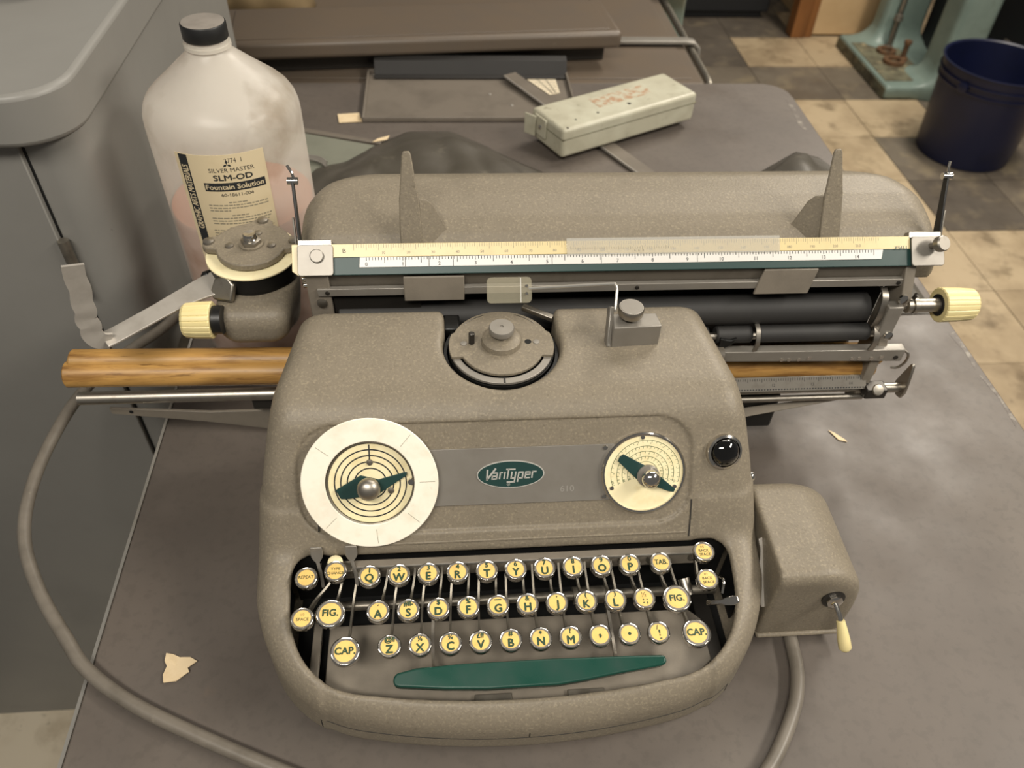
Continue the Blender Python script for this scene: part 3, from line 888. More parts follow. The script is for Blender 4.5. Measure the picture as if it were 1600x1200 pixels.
# beads under the dial field
MB().tube([pp(-100, -42.5, .1), pp(-60, -42.5, .1), pp(60, -42.5, .1), pp(118, -42.5, .1)], 1.0, 8).build('lower_bead', 'wrinkle_paint', hs)
# skirt seam along the front, laid on the casting's surface
def front_y(x, z):
    ys_ = np.arange(-6, 70, .1, dtype=np.float32).reshape(1, -1, 1)
    v_ = np.ravel(housing(np.full((1, 1, 1), x, np.float32), ys_, np.full((1, 1, 1), z, np.float32)))
    return float(ys_.ravel()[np.argmax(v_ < 0)])
MB().tube([(x, front_y(x, 22.5) + .15, 22.5) for x in np.linspace(-128, 140, 61)], .5, 6).build('skirt_seam', 'seam_dark', hs)
for x in (-128, 4, 140):
    y_ = [front_y(x, z) for z in (12, 16, 20, 22.5)]
    MB().tube([(x, y + .15, z) for y, z in zip(y_, (12, 16, 20, 22.5))] if x != 4 else [(x, front_y(x, z) + .15, z) for z in (22.5, 25, 28)], .5, 6).build('skirt_joint', 'seam_dark', hs)

# ---- inside the key well
MB().prism([(-150, 60), (-130, 34), (-90, 18), (-40, 10), (40, 10), (90, 18), (130, 34), (150, 60), (150, 112), (-150, 112)], (0, 0, 0), (1, 0, 0), (0, 1, 0), 12, 15).build('well_shade_floor', 'black_gap', tw)  # black plate: painted shade over the well's black machine interior
MB().box(-152, 152, 110, 112, 14, 74).build('well_shade_back', 'black_gap', tw)  # black sheet, shade of the well's rear painted in
MB().prism([(-126, 38), (-126, 78), (122, 78), (130, 70), (130, 40), (112, 25), (88, 15), (40, 9), (-40, 9), (-88, 15), (-110, 25)][::-1], (0, 0, 0), (1, 0, 0), (0, 1, 0), 30, 33).build('guard_plate', 'flat_taupe', tw, .8)
MB().box(-157, -155.6, 78, 110, 16, 56).build('well_shade_liner', 'black_gap', tw)  # added black sheet painting the shade under the open rim
MB().box(155.6, 157, 78, 110, 16, 56).build('well_shade_liner', 'black_gap', tw)  # same painted shade on the right side
MB().box(-137, -131, 26, 86, 28, 32).build('guard_bar', 'flat_taupe', tw, .6)
cb = MB().box(-126, 132, 99.5, 105.6, 57, 70.5).build('key_comb', 'flat_taupe', tw, .8)
MB().box(-126, 132, 99.0, 99.6, 69.2, 70.8).build('comb_edge', 'trim_bright', cb)
MB().cyl((-126, 84, 48), (140, 84, 48), 3.2, 12).build('cross_shaft', 'dull_steel', tw)
MB().cyl((40, 84, 48), (62, 84, 48), 6, 16).build('shaft_collar', 'dull_steel', tw)
for x0, x1 in ((-30, -6), (30, 54)):
    MB().box(x0, x1, 16.2, 24, 33, 35.5).build('guard_bracket', 'dull_steel', tw, .5)
for x, y in ((-100, 27), (-62, 20.5), (47, 20)):
    screw(tw, (x, y, 33.4), (0, 0, 1), 1.6)

# ---- keys
KT = math.radians(6)
KN = Vector((0, -math.sin(KT), math.cos(KT))); KY = Vector((0, math.cos(KT), math.sin(KT)))
def key_meshes(r):
    ring, _ = MB().lathe([(r * .84, -5.2), (r * .95, -5.0), (r * .98, -4.4), (r, -.7), (r * .96, -.15), (r * .92, 0), (r * .88, -.15), (r * .88, -1.2), (r * .2, -1.2)], (0, 0, 0), KN, 32).mesh('key_ring', (0, 0, 0))
    bev, _ = MB().ring(r * .74, r * .89, -.9, -.30, (0, 0, 0), KN, 32).mesh('key_bevel', (0, 0, 0))
    face, _ = MB().lathe([(r * .75, -.9), (r * .75, -.5), (r * .5, -.32), (r * .12, -.28)], (0, 0, 0), KN, 32).mesh('key_face', (0, 0, 0))
    stem, _ = MB().box(-1.1, 1.1, -2, 2, -13, -3.5).mesh('key_stem', (0, 0, 0))
    for me, m in ((ring, 'chrome'), (bev, 'key_bevel'), (face, 'key_cream'), (stem, 'dark_steel')):
        me.materials.append(MATS[m])
    return ring, bev, face, stem
KM = {7.4: key_meshes(7.4), 9.3: key_meshes(9.3)}
def key(x, y, z, r, legends, xc=None):
    ring, bev, face, stem = KM[r]
    k = place('key', ring, (x, y, z), None, tw)
    place('key_bevel', bev, (x, y, z), None, k)
    place('key_face', face, (x, y, z), None, k)
    place('key_stem', stem, (x, y, z), None, k)
    b = MB()
    for t, sz, dx, dy, bold, sx in legends:
        add_text(b, t, sz, Vector((x, y, z)) + PX * dx + KY * dy, PX, KY, bold, 0, sx, -.18)
    flat_build(b, 'key_legend', 'print_green', k)
    # lever from below the key back into the comb
    xc = x * .955 if xc is None else xc
    if y < 60:
        pts = [(x, y + 1, z - 8), (x, y + 9, z - 13), (x * .99 + xc * .01, 66, 50), (x * .6 + xc * .4, 84, 54), (xc, 97, 62), (xc, 106, 66)]
    elif y < 80:
        pts = [(x, y + 1, z - 8), (x, y + 7, z - 12), (x * .7 + xc * .3, 84, 58), (xc, 97, 64), (xc, 106, 66)]
    else:
        pts = [(x, y + 1, z - 8), (x, y + 5, z - 11), (xc, 99, 66), (xc, 106, 66)]
    MB().strap(spline(pts, 5), (1, 0, 0), 1.4, 4.2).build('key_lever', 'dull_steel', k, smooth=40)
    return k
R7, R9 = 7.4, 9.3
def L2(top, main, ts=4.6, ms=7.2):
    return [(top, ts, 0, 3.75, .05, 1.0), (main, ms, 0, -1.9, .045, 1.0)]
Qx, Ax, Zx = -95.65, -89.5, -82.4
for i, (a, c) in enumerate(zip('1234567890', 'QWERTYUIOP')):
    key(Qx + 19.05 * i, 86.3, 81.7, R7, L2(a, c))
for i, (a, c) in enumerate(zip(['´', '#fl-', '$', '%', '—', '&', '’', '(', ')'], 'ASDFGHJKL')):
    key(Ax + 19.05 * i, 63.7, 76.4, R7, L2(a, c, 4.4))
key(Ax + 19.05 * 9, 63.7, 76.4, R7, [('½', 4.6, 0, 2.6, .0, 1), (':', 6, -.8, -2.0, .02, 1), (';', 6, 1.6, -2.4, .02, 1)])
for i, (a, c) in enumerate(zip(['@fi', '¼', '¾', '£ff', '#', '*', '?'], 'ZXCVBNM')):
    key(Zx + 19.05 * i, 44.2, 67.4, R7, L2(a, c, 4.4))
key(Zx + 19.05 * 7, 44.2, 67.4, R7, [(',', 9, 0, -.6, .05, 1)])
key(Zx + 19.05 * 8, 44.2, 67.4, R7, [('.', 11, 0, 0, .05, 1)])
key(Zx + 19.05 * 9, 44.2, 67.4, R7, [('/', 4.2, -.6, 3.2, .02, 1), ('!', 5.6, .4, -.4, .04, 1), ('-', 5, .8, -4.1, .03, 1)])
key(-136.4, 88.1, 80, R7, [('REPEAT', 2.9, 0, .3, .01, 1.0)])
key(-117.6, 90.7, 82, R7, [('TYPE', 2.7, 0, 1.6, .01, 1), ('CHANGE', 2.7, 0, -1.4, .01, 1)])
key(96.7, 86.4, 82, R7, [('TAB.', 5.0, 0, .2, .03, .85)])
key(126.9, 92.0, 84, R7, [('1/5', 2.2, -.5, 3.4, 0, 1), ('BACK', 2.7, 0, .6, .01, 1), ('SPACE', 2.7, .4, -2.2, .01, 1)], 122)
key(126.4, 74.6, 78, R7, [('1/2', 2.2, -.5, 3.4, 0, 1), ('BACK', 2.7, 0, .6, .01, 1), ('SPACE', 2.7, .4, -2.2, .01, 1)], 126)
key(-119.4, 64.0, 76, R9, [('FIG.', 6.2, 0, .4, .04, 1.0)], -115)
key(-137, 62.5, 74, R7, [('1/3', 2.2, 0, 2.4, 0, 1), ('SPACE', 2.8, .2, -.6, .01, 1)], -121)
key(-109.7, 42.6, 67, R9, [('CAP.', 6.2, 0, .2, .04, 1.0)], -106)
key(103.4, 62.8, 76, R9, [('FIG.', 6.0, 0, .2, .04, 1.0)], 99)
key(113.6, 42.7, 67, R9, [('CAP.', 6.2, 0, .4, .04, 1.0)], 108)

# space bar
sb_pts = [(-80, 25.5), (-79, 23.2), (-76, 22.4), (-48, 19.8), (-22, 18.4), (22, 18.6), (40, 20.5), (62, 23.5), (88, 26.6), (91.5, 28), (92, 30.5), (90.5, 33), (70, 33.6), (20, 34.4), (-40, 34.2), (-66, 33), (-78, 30.6), (-80, 28)]
MB().prism(sb_pts, (0, 15, 0), (1, 0, 0), (0, .96, .28), 46, 55).build('space_bar', 'green_plastic', tw, 2.6, 4)
for x in (-55, 62):
    MB().strap(spline([(x, 30, 52), (x * 1.01, 38, 46), (x * 1.02, 60, 44), (x, 84, 50)], 4), (1, 0, 0), 2, 4).build('space_bar_arm', 'satin_steel', tw)
# small finger tabs left of the keys
for x in (-130.7, -108.2):
    MB().strap(spline([(x + 2.5, 92, 60), (x + 1.6, 97, 68), (x, 101.5, 76), (x, 104, 84), (x, 105, 88.5)], 4), (1, 0, 0), [2.4] * 9 + [5.5, 7.5, 8, 8, 8, 8, 8, 7], 1.2).build('finger_tab', 'satin_plate', tw, .4)
MB().lathe([(5, -4), (5, 1), (4, 1.6)], (-119, 100, 77), KN, 16).build('small_button', 'cream_dial', tw)
MB().box(-126, -108, 96, 103, 66, 72).build('button_rail', 'dull_steel', tw, .6)
# bright latch lever at the right of the keys
MB().strap(spline([(128, 68, 58), (134, 66, 62), (140, 64, 66), (146, 63, 70)], 5), (0, .8, .5), [3, 3, 3, 3, 3, 3, 3, 3, 4, 5, 5.5, 6, 6, 6, 5, 4], 1.2).build('tab_latch', 'chrome', tw, .4)
MB().tube(spline([(137, 84, 66), (138.5, 76, 73), (137, 69, 68)], 5), 1, 8).build('latch_wire', 'chrome', tw)
MB().cyl((116, 86, 60), (118, 76, 55), 4, 14).build('tab_roller', 'satin_steel', tw)
MB().box(128, 140, 30, 92, 22, 30).build('side_link', 'dark_steel', tw, .6)
MB().cyl((-126, 84, 38), (-146, 84, 38), 4, 12).build('side_pivot', 'dark_steel', tw)

# ---- dial panel
npb = MB().prism(rrect(-62, 70, -17.6, 22, 1.5), pp(0, 0, -2.0), PX, PS, 0, 1.0).build('name_plate', 'satin_plate', tw, .3)
for x, s in ((61.3, 19.6), (61.0, -15)):
    MB().lathe([(1.9, 0), (1.5, .8), (.5, 1.1)], pp(x, s, -1.1), PN, 14).build('plate_rivet', 'chrome', npb)
el = [(22.4 * math.cos(t * math.pi / 36), 9.6 * math.sin(t * math.pi / 36)) for t in range(72)]
el2 = [(21.6 * math.cos(t * math.pi / 36), 8.9 * math.sin(t * math.pi / 36)) for t in range(72)]
MB().prism(el, pp(-1.8, 3.4, -1.1), PX, PS, 0, .55).build('badge_rim', 'print_silver', npb)
MB().prism(el2, pp(-1.8, 3.4, -1.1), PX, PS, .1, .75).build('badge', 'ink_green', npb)
b = MB()
lf = -.2
def stroke(pts, w=.95):
    for (x0, y0), (x1, y1) in zip(pts, pts[1:]):
        a_, c_ = Vector((x0 + .17 * y0, y0)), Vector((x1 + .17 * y1, y1)); d_ = (c_ - a_).normalized(); n_ = Vector((-d_.y, d_.x)) * w / 2; e_ = d_ * w * .35
        q = [a_ - e_ - n_, c_ + e_ - n_, c_ + e_ + n_, a_ - e_ + n_]
        b.add([pp(-1.8 + p.x * 1.02, 3.0 + p.y * 1.05, lf) for p in q], [(0, 1, 2, 3)])
H = 3.6
stroke([(-15.6, 3.6), (-15.0, -2.6), (-10.6, 4.4)], 1.2)
stroke([(-11.4, 1.6), (-8.9, 1.6), (-8.9, -2.3), (-11.8, -2.3), (-11.8, -.5), (-9.1, -.5)])
stroke([(-7.0, -2.3), (-7.0, 1.8), (-5.7, 1.8)])
stroke([(-4.0, -2.3), (-4.0, 1.9)])
stroke([(-1.9, -2.3), (-1.9, 3.6)]); stroke([(-3.2, 3.8), (2.2, 3.8)])
stroke([(.5, 1.9), (.5, -2.1), (3.0, -2.1)]); stroke([(3.0, 1.9), (3.0, -4.6), (-1.6, -4.6)])
stroke([(5.0, -4.4), (5.0, 1.7), (7.8, 1.7), (7.8, -2.1), (5.2, -2.1)])
stroke([(12.4, -2.1), (9.6, -2.1), (9.6, 1.7), (12.4, 1.7), (12.4, -.1), (9.8, -.1)])
stroke([(14.0, -2.1), (14.0, 1.8), (16.2, 1.8)])
add_text(b, 'R', 1.4, pp(-3.4, -3.4, lf), PX, PS)
b.arc(1.0, .1, 0, 6.283, lf - .02, lf, pp(-3.4, -3.4, 0), PN, 20)
flat_build(b, 'badge_lettering', 'print_silver', npb)
b = MB(); add_text(b, '610', 6.0, pp(36, -8.2, -.95), PX, PS, 0, 0, 1.1); flat_build(b, 'model_number', 'bright_wear', npb)

# left dial: ivory disc with the margin dial in its middle
ld = MB().ring(28.6, 44.2, 3.4, 4.6, pp(-93.5, 2.2, 0), PN, 96).build('dial_disc', 'ivory_disc', tw, .5)
b = MB()
for a_ in (50, 0, 142, 225, 275, 318):
    c, s_ = math.cos(math.radians(a_)), math.sin(math.radians(a_))
    MB().obox(pp(-93.5 + c * 37, 2.2 + s_ * 37, 4.66), PX * c + PS * s_, PS * c - PX * s_, PN, 5, .12, .05).build('pencil_mark', 'print_grey', ld)
dl = MB().lathe([(29.5, -3), (29.5, 1.0), (28.6, 1.6), (27.6, 1.0), (27.4, -.2)], pp(-93.5, .8, 0), PN, 64).build('margin_dial', 'dull_steel', tw)
MB().lathe([(27.2, -1), (27.2, .15)], pp(-93.5, .8, 0), PN, 64).build('dial_face', 'cream_dial', dl)
b = MB()
for r in (10.5, 15.0, 19.2, 23.2):
    b.arc(r, .42, 0, 2 * math.pi, .1, .3, pp(-93.5, .8, 0), PN, 64)
b.obox(pp(-93.4, .8 + 19.5, .22), PX, PS, PN, .45, 7.2, .1)
b.build('dial_rings', 'print_dark', dl)
MB().lathe([(2.2, 0), (2, .9), (.8, 1.2)], pp(-93.4, 15.4, .1), PN, 14).build('dial_screw', 'dull_steel', dl)
MB().lathe([(2.2, 0), (2, .9), (.8, 1.2)], pp(-80.5, -4.5, .1), PN, 14).build('dial_screw', 'dull_steel', dl)
MB().lathe([(2.2, 0), (2, 3), (.8, 3.2)], pp(-67.2, 1.8, .1), PN, 12).build('dial_stop', 'chrome', dl)
def pointer(parent, pts, ctr, h, name='pointer'):
    MB().prism(pts, pp(0, 0, 0), PX, PS, h, h + 1.1).build(name, 'ink_green', parent, .3)
pointer(dl, [(-116, -2.2), (-113, -8.4), (-108, -8.6), (-88, -5.6), (-69.8, 6.4), (-69.6, 8.4), (-71, 8.6), (-88, 4.2), (-99.5, 7.4)], 0, 1.6)
MB().lathe([(4.4, 1), (4.4, 4), (6.2, 5.5), (7.4, 8), (7.6, 10), (6.8, 12.6), (4.6, 14.4), (1.6, 15.2)], pp(-94, .4, 0), PN, 32).build('dial_knob', 'satin_steel', dl, smooth=60)

# right dial: graduated spacing dial
dr_ = MB().lathe([(28.6, -3), (28.6, .8), (27.8, 1.8), (26.6, 1.4), (26.3, .2)], pp(87.3, 1.2, 0), PN, 64).build('spacing_dial', 'chrome', tw)
MB().lathe([(26.5, -1), (26.5, .35)], pp(87.3, 1.2, 0), PN, 64).build('dial_face', 'cream_dial', dr_)
b = MB()
for k, r in enumerate((8.5, 12.2, 15.8, 19.4, 23.4)):
    b.arc(r, .16, math.radians(-20 + k), math.radians(205 - k), .3, .45, pp(88.5, .8, 0), PN, 48)
    if k:
        for a_ in range(-16, 202, 8 if k > 2 else 12):
            c, s_ = math.cos(math.radians(a_)), math.sin(math.radians(a_))
            b.obox(pp(88.5 + c * (r - .7), .8 + s_ * (r - .7), .4), PX * c + PS * s_, PS * c - PX * s_, PN, .8, .12, .05)
for k, t in enumerate('ABCD'):
    add_text(b, t, 2.4, pp(88.5 - 10.5 - k * 3.8, -2.4 - k * .9, .45), PX, PS)
    if k: add_text(b, t, 2.4, pp(88.5 + 8.5 + k * 3.8, -2.2 - k * 1.0, .45), PX, PS)
for k, r in enumerate((10.4, 14, 17.6, 21.4)):
    for a_ in range(10, 180, 24):
        add_text(b, str((a_ * 7 + k) % 9 + 1), 1.5, pp(88.5 + r * math.cos(math.radians(a_)), .8 + r * math.sin(math.radians(a_)), .45), PX, PS)
b.build('dial_graduations', 'tick_green', dr_, smooth=0)
for x, s_ in ((85.9, 26.5), (65.8, -8.6), (108.6, -9.0)):
    MB().lathe([(1.6, 0), (1.4, .9), (.5, 1.2)], pp(x, s_, .3), PN, 12).build('dial_screw', 'chrome', dr_)
pointer(dr_, [(69.3, 10.8), (70.4, 13.8), (72.8, 15.6), (88, 7), (96, 1), (108.8, -10.4), (107.8, -12.4), (104, -11.6), (88, -5), (82, -2)], 0, 1.4)
MB().lathe([(7.6, 1.5), (7.6, 3.2), (7, 3.8)], pp(89.8, 0, 0), PN, 32).build('knob_washer', 'satin_plate', dr_)
MB().lathe([(4, 3), (4.4, 5), (5.8, 7), (6.2, 9), (5.4, 11.5), (3.2, 13), (1, 13.4)], pp(90.2, 0, 0), PN, 32).build('dial_knob', 'chrome', dr_, smooth=60)

# black pilot button
pb = MB().lathe([(12.6, -6), (12.6, 0), (12, 1.4), (10.4, 2), (10, .8)], pp(141.8, 14.4, .6), (PN + Vector((.10, 0, 0))).normalized(), 40).build('button_ring', 'chrome', tw)
MB().lathe([(9.9, 0), (9.6, 2.2), (8.4, 4.4), (6, 6), (3, 6.9), (.8, 7.1)], pp(141.8, 14.4, .6), (PN + Vector((.10, 0, 0))).normalized(), 40).build('black_button', 'black_gloss', pb, smooth=70)
MB().lathe([(3.6, 0), (3.6, 2), (2.6, 3.6), (.8, 4.2)], (166, 138, 104), (1, -.25, .25), 18).build('side_screw', 'chrome', tw, smooth=60)
MB().strap(spline([(173, 106, 76), (175, 100, 71), (174, 90, 61), (174, 80, 51), (173.6, 71, 43)], 4), (1, .1, .1), [5, 6, 7, 7, 7, 7, 7, 7, 7, 7, 7, 7, 7, 7, 7, 7, 6], 1.6).build('release_lever', 'lever_steel', tw, .4)

# ---- type disc
dx, dy, dz = -4, 212, 166
MB().lathe([(40.2, 138), (40.2, 142), (1, 142)], (dx, dy, 0), seg=48).build('disc_well', 'black_gap', tw)
MB().ring(37.6, 39.8, 142, 160, (dx, dy, 0), seg=64).build('disc_wall', 'black_metal', tw)
td = MB().ring(30.5, 35.6, 0, 2.2, (dx, dy, dz - 4), seg=64).build('type_disc', 'satin_plate', tw, .4)
MB().lathe([(36.5, 150), (36.5, dz - 4.5), (30, dz - 4.5)], (dx, dy, 0), seg=64).build('disc_drum', 'black_metal', td)
pts = []
for k in range(96):
    a = 2 * math.pi * k / 96; dg = math.degrees(a)
    r = 36.4 if (dg < 22 or dg > 340 or 158 < dg < 200) else (29.4 if 200 <= dg <= 340 else 35)
    pts.append((r * math.cos(a), r * math.sin(a)))
MB().prism(pts, (dx, dy, dz - 2), (1, 0, 0), (0, 1, 0), 0, 2.6).build('disc_plate', 'wrinkle_paint', td, .5)
MB().arc(32.6, .35, math.radians(40), math.radians(70), .5, .9, (dx, dy, dz), seg=12).build('disc_groove', 'satin_steel', td)
MB().arc(32.6, .35, math.radians(110), math.radians(140), .5, .9, (dx, dy, dz), seg=12).build('disc_groove', 'satin_steel', td)
MB().lathe([(14, 0), (13.4, 4), (11.4, 5.5), (6, 5.7)], (dx, dy + 2, dz + .5), seg=40).build('hub_collar', 'wrinkle_paint', td)
MB().lathe([(5.6, 5), (5.6, 9.5), (8.6, 10), (8.8, 13), (8.2, 14), (1.4, 14.2), (1.2, 13.6)], (dx, dy + 3, dz), seg=36).build('hub_knob', 'satin_plate', td)
MB().lathe([(2.1, 0), (2.1, 9), (1.4, 9.6)], (dx - 20.5, dy + 2, dz + .4), seg=14).build('disc_peg', 'dark_steel', td)
MB().lathe([(2.4, 0), (2.4, .25)], (dx + 18.6, dy + 2, dz + .5), seg=18).build('disc_hole', 'black_gap', td)
for x in (-26, 24.4):
    MB().lathe([(2.5, 0), (2.2, .7), (.8, .8)], (dx + x, dy + 1.5, dz + .4), seg=14).build('disc_screw', 'satin_plate', td)
MB().obox((dx + .2, dy - 32.7, dz - 1.6), (1, 0, 0), (0, 1, 0), (0, 0, 1), .5, 2.5, .3).build('disc_index', 'black_metal', td)
MB().obox((24, 243, 168), Vector((.86, -.5, -.05)).normalized(), Vector((.5, .86, 0)).normalized(), (0, 0, 1), 12, 2.2, 2).build('ribbon_guide', 'satin_steel', tw, .5)
MB().obox((-38, 240, 160), (1, 0, 0), (0, 1, 0), (0, 0, 1), 6, 8, 4).build('guide_block', 'black_metal', tw, 1.5)

# ---- line guide bracket with thumb screw and clear plate
lg = MB().prism([(71, 204), (104.5, 205.5), (103, 219), (72.5, 219)], (0, 0, 0), (1, 0, 0), (0, 1, 0), 168, 186).build('guide_bracket', 'satin_plate', tw, .8)
MB().lathe([(4, 186), (4, 190), (8.4, 190), (8.8, 191), (8.8, 195.2), (8.2, 196.2)], (83.5, 214, 0), seg=60, rf=lambda t: 1 + .012 * math.sin(30 * t)).build('thumb_screw', 'satin_steel', lg)
MB().lathe([(7.9, 0), (7.6, .35)], (83.5, 214, 196.1), seg=40).build('thumb_screw_top', 'satin_plate', lg)
MB().strap([(69, 206, 167.5), (70, 213, 177), (72, 224, 188)], (1, .25, 0), 3.4, 6).build('guide_arm', 'satin_plate', lg, .8)
MB().tube(spline([(76, 226, 182), (77.3, 234, 190), (77.6, 237, 193), (76.6, 239, 195.3), (73, 239.6, 195.6), (50, 239.7, 194.6), (16, 240, 192.6)], 5), 1.15, 10).build('guide_wire', 'trim_bright', lg)
cp_ = MB().prism(rrect(-13, 18.2, -9, 9, 3), (0, 240, 191.5), (1, 0, 0), (0, .62, .78), 0, 1.6).build('clear_plate', 'clear_guide', lg, .5)
MB().ring(0, 0, 0, 0, (0, 0, 0)) if False else None
for k in (-2.6, 2.8):
    MB().lathe([(1.3, 0), (1.0, .8)], Vector((14.6, 240, 191.5)) + Vector((0, .62, .78)) * k + Vector((0, -.78, .62)) * 1.6, (0, -.78, .62), 12).build('plate_rivet', 'chrome', cp_)
MB().obox(Vector((10.5, 240, 191.5)) + Vector((0, -.78, .62)) * 1.7, (1, 0, 0), (0, .62, .78), (0, -.78, .62), .3, 8.6, .1).build('plate_line', 'print_silver', cp_)

# ---- carriage: ruler bar (tilted 45 degrees)
RV = Vector((0, .7071, .7071)); RN = Vector((0, -.7071, .7071))
def rp(x, v, n=0.0):
    return Vector((x, 258, 193)) + RV * v + RN * n
rb = MB().prism([(-132, 0), (314, 0), (314, 21), (-132, 21)], rp(0, 0, -3), PX, RV, 0, 3).build('ruler_bar', 'ink_green', tw, .4)
wr = MB().prism([(-101, 5.2), (278, 5.2), (279.5, 12.2), (-100.5, 12.2)], rp(0, 0, 0), PX, RV, 0, .7).build('inch_scale', 'ruler_white', rb, .15)
b = MB()
for k in range(0, 14 * 12 + 7):
    x = -96 + k * 25.4 / 12
    ln = 4.0 if k % 12 == 6 else (2.4 if k % 12 == 0 else 1.9)
    b.obox(rp(x, 12.0 - ln / 2, .74), PX, RV, RN, .22, ln / 2, .04)
for k in range(15):
    add_text(b, str(k), 3.6, rp(-96 + 25.4 * k, 7.3, .8), PX, RV, .008)
for x in (-69, -52.5, -35.5, 34.6, 70, 140):
    b.obox(rp(x, 8.7, .74), PX, RV, RN, .2, 3.3, .04)
b.build('inch_markings', 'print_dark', wr, smooth=0)
cs = MB().prism([(-147, 3), (-143, 0), (-132, 0), (-132, 11.6), (-120, 11.6), (-119, 12.4), (300, 12.4), (300, 21.6), (-147, 21.6)], rp(0, 0, 0), PX, RV, 0, 1.0).build('cream_scale', 'cream_plastic', rb, .2)
b = MB()
for k in range(0, 222):
    x = -104.4 + k * 1.72
    ln = 4.2 if k % 5 == 0 else 2.6
    b.obox(rp(x, 21.3 - ln / 2, 1.04), PX, RV, RN, .11, ln / 2, .04)
for k in range(1, 22):
    add_text(b, str(10 * k), 2.7, rp(-101 + 17.2 * k, 15.2, 1.1), PX, RV)
b.build('unit_markings', 'print_grey', cs, smooth=0)
b = MB(); add_text(b, 'B', 4.4, rp(-111, 16.8, 1.1), PX, RV); flat_build(b, 'scale_letter', 'print_dark', cs)
b = MB(); add_text(b, 'TYPER', 3.6, rp(293, 13.4, 1.1), -PX, -RV, .01); flat_build(b, 'scale_name', 'ink_green', cs)
MB().prism([(45, 11.5), (201, 11.5), (201, 23.4), (45, 23.4)], rp(0, 0, 1.3), PX, RV, 0, 1.0).build('clear_cursor', 'clear_plastic', rb, .3)
b = MB()
for k in range(44):
    x = 48 + k * 1.72
    b.obox(rp(x, 16.2, 2.36), PX, RV, RN, .1, .6 if k % 5 else 1.3, .03)
for k, t in enumerate('468'):
    add_text(b, t, 2.4, rp(94 + 3.0 * k, 14.2, 2.4), PX, RV)
b.build('cursor_markings', 'print_grey', rb, smooth=0)
# end brackets
for sgn, x0, x1 in ((-1, -143, -118.5), (1, 300, 325)):
    br = MB().prism(rrect(x0, x1, -.5, 21, 2.2), rp(0, 0, 1.6), PX, RV, 0, 1.4).build('end_bracket', 'chrome', tw, .4)
    br.data.materials.clear(); br.data.materials.append(MATS['satin_plate'])
    MB().prism(rrect(x0 - (1 if sgn > 0 else 0), x1 - 1, 20, 25, 1), rp(0, 0, -5), PX, RV, 0, 6.2).build('bracket_flange', 'satin_steel', br, .6)
    if sgn < 0:
        MB().lathe([(4.8, 0), (4.8, 1.6), (4.2, 2.2)], rp(-129.5, 13, 3), RN, 24).build('bracket_screw', 'satin_plate', br)
    else:
        MB().lathe([(2.2, 0), (2.2, 6), (5.6, 6.5), (5.8, 8), (5.8, 11), (5, 12)], rp(315, 14, 3), (RN + Vector((.25, 0, 0))).normalized(), 28).build('bracket_screw', 'satin_steel', br)
# bail arms leaning back
for x, xt in ((-141.5, -144), (323, 326)):
    a_, c_ = Vector((x, 276, 206)), Vector((xt, 299, 243))
    ba = MB().strap([a_, a_.lerp(c_, .5), c_], (0, .5, -.3), [8, 6.5, 5], 1.6).build('bail_arm', 'black_metal', tw, .3)
    o_ = 2.6 if x > 0 else -2.6
    MB().strap([a_ + V(o_, -2, -4), a_.lerp(c_, .45) + V(o_, -1, 0)], (0, 1, .3), [3, 2], 1.2).build('bail_rod', 'satin_steel', ba, .2)
    MB().cyl(c_ + V(-3.5, 0, 0), c_ + V(3.5, 0, 0), 2.6, 14).build('bail_pin', 'chrome', ba)
    MB().tube(spline([c_ + V(1, 0, 1), c_ + V(0, 2, 5), c_ + V(-3 if x < 0 else 1, 5, 9)], 4), 1.0, 8).build('bail_hook', 'chrome', ba)
# paper table
def paper_table(x, y, z):
    prof_top = z - (np.interp(y.ravel(), [270, 278, 288, 300, 320, 342, 358, 370], [192, 200, 208, 213, 217.5, 219, 216, 206]).reshape(y.shape))
    prof_top = prof_top * .93
    qx = np.abs(x - 94) - 240 + 58; qy = np.maximum((y - 290), -40) - 78 + 58
    plan = np.sqrt(np.maximum(qx, 0) ** 2 + np.maximum(qy, 0) ** 2) + np.minimum(np.maximum(qx, qy), 0) - 58
    d = smax(prof_top, plan, 24)
    d = smax(d, 274 - y, 4)
    return smax(d, 168 - z, 3)
sdf_build('paper_table', paper_table, (-156, 268, 164), (362, 376, 226), 2.4, 'wrinkle_paint', tw)
# paper supports (fingers)
for x, sg in ((-64.5, 1), (238.5, -1)):
    a_, c_ = Vector((x + (0 if sg > 0 else 3), 275.5, 200)), Vector((x - 1, 301, 264))
    d_ = (c_ - a_)
    fg = MB().strap([a_, a_ + d_ * .28, a_ + d_ * .55, a_ + d_ * .62, a_ + d_ * .96, c_], (1, 0, 0), [15.5, 15, 13.5, 12, 6.4, 4.5], 2.2).build('paper_support', 'wrinkle_paint', tw, .8)
    e0 = a_ + V(sg * 6.6, 1, 0)
    MB().prism([(0, 0), (27, -2), (22, 8), (11, 29), (6, 34), (0, 36)] if sg > 0 else [(0, 0), (0, 36), (-6, 34), (-11, 29), (-22, 8), (-27, -2)], e0, (.86, sg * .5, 0), d_.normalized(), -1, 1).build('support_wing', 'wrinkle_paint', fg, .5)
    xc = -49.5 if sg > 0 else 208
    MB().prism([(-21.5, 0), (21.5, 0), (21.5, 20), (-21.5, 20)] if sg > 0 else [(-21.5, 0), (20, 0), (23.5, 21), (-17, 21), (-19.5, 12)], (xc, 256.5, 170.5), (1, 0, 0), (0, .12, .99), -1, 1).build('support_clip', 'flat_taupe', fg, .6)
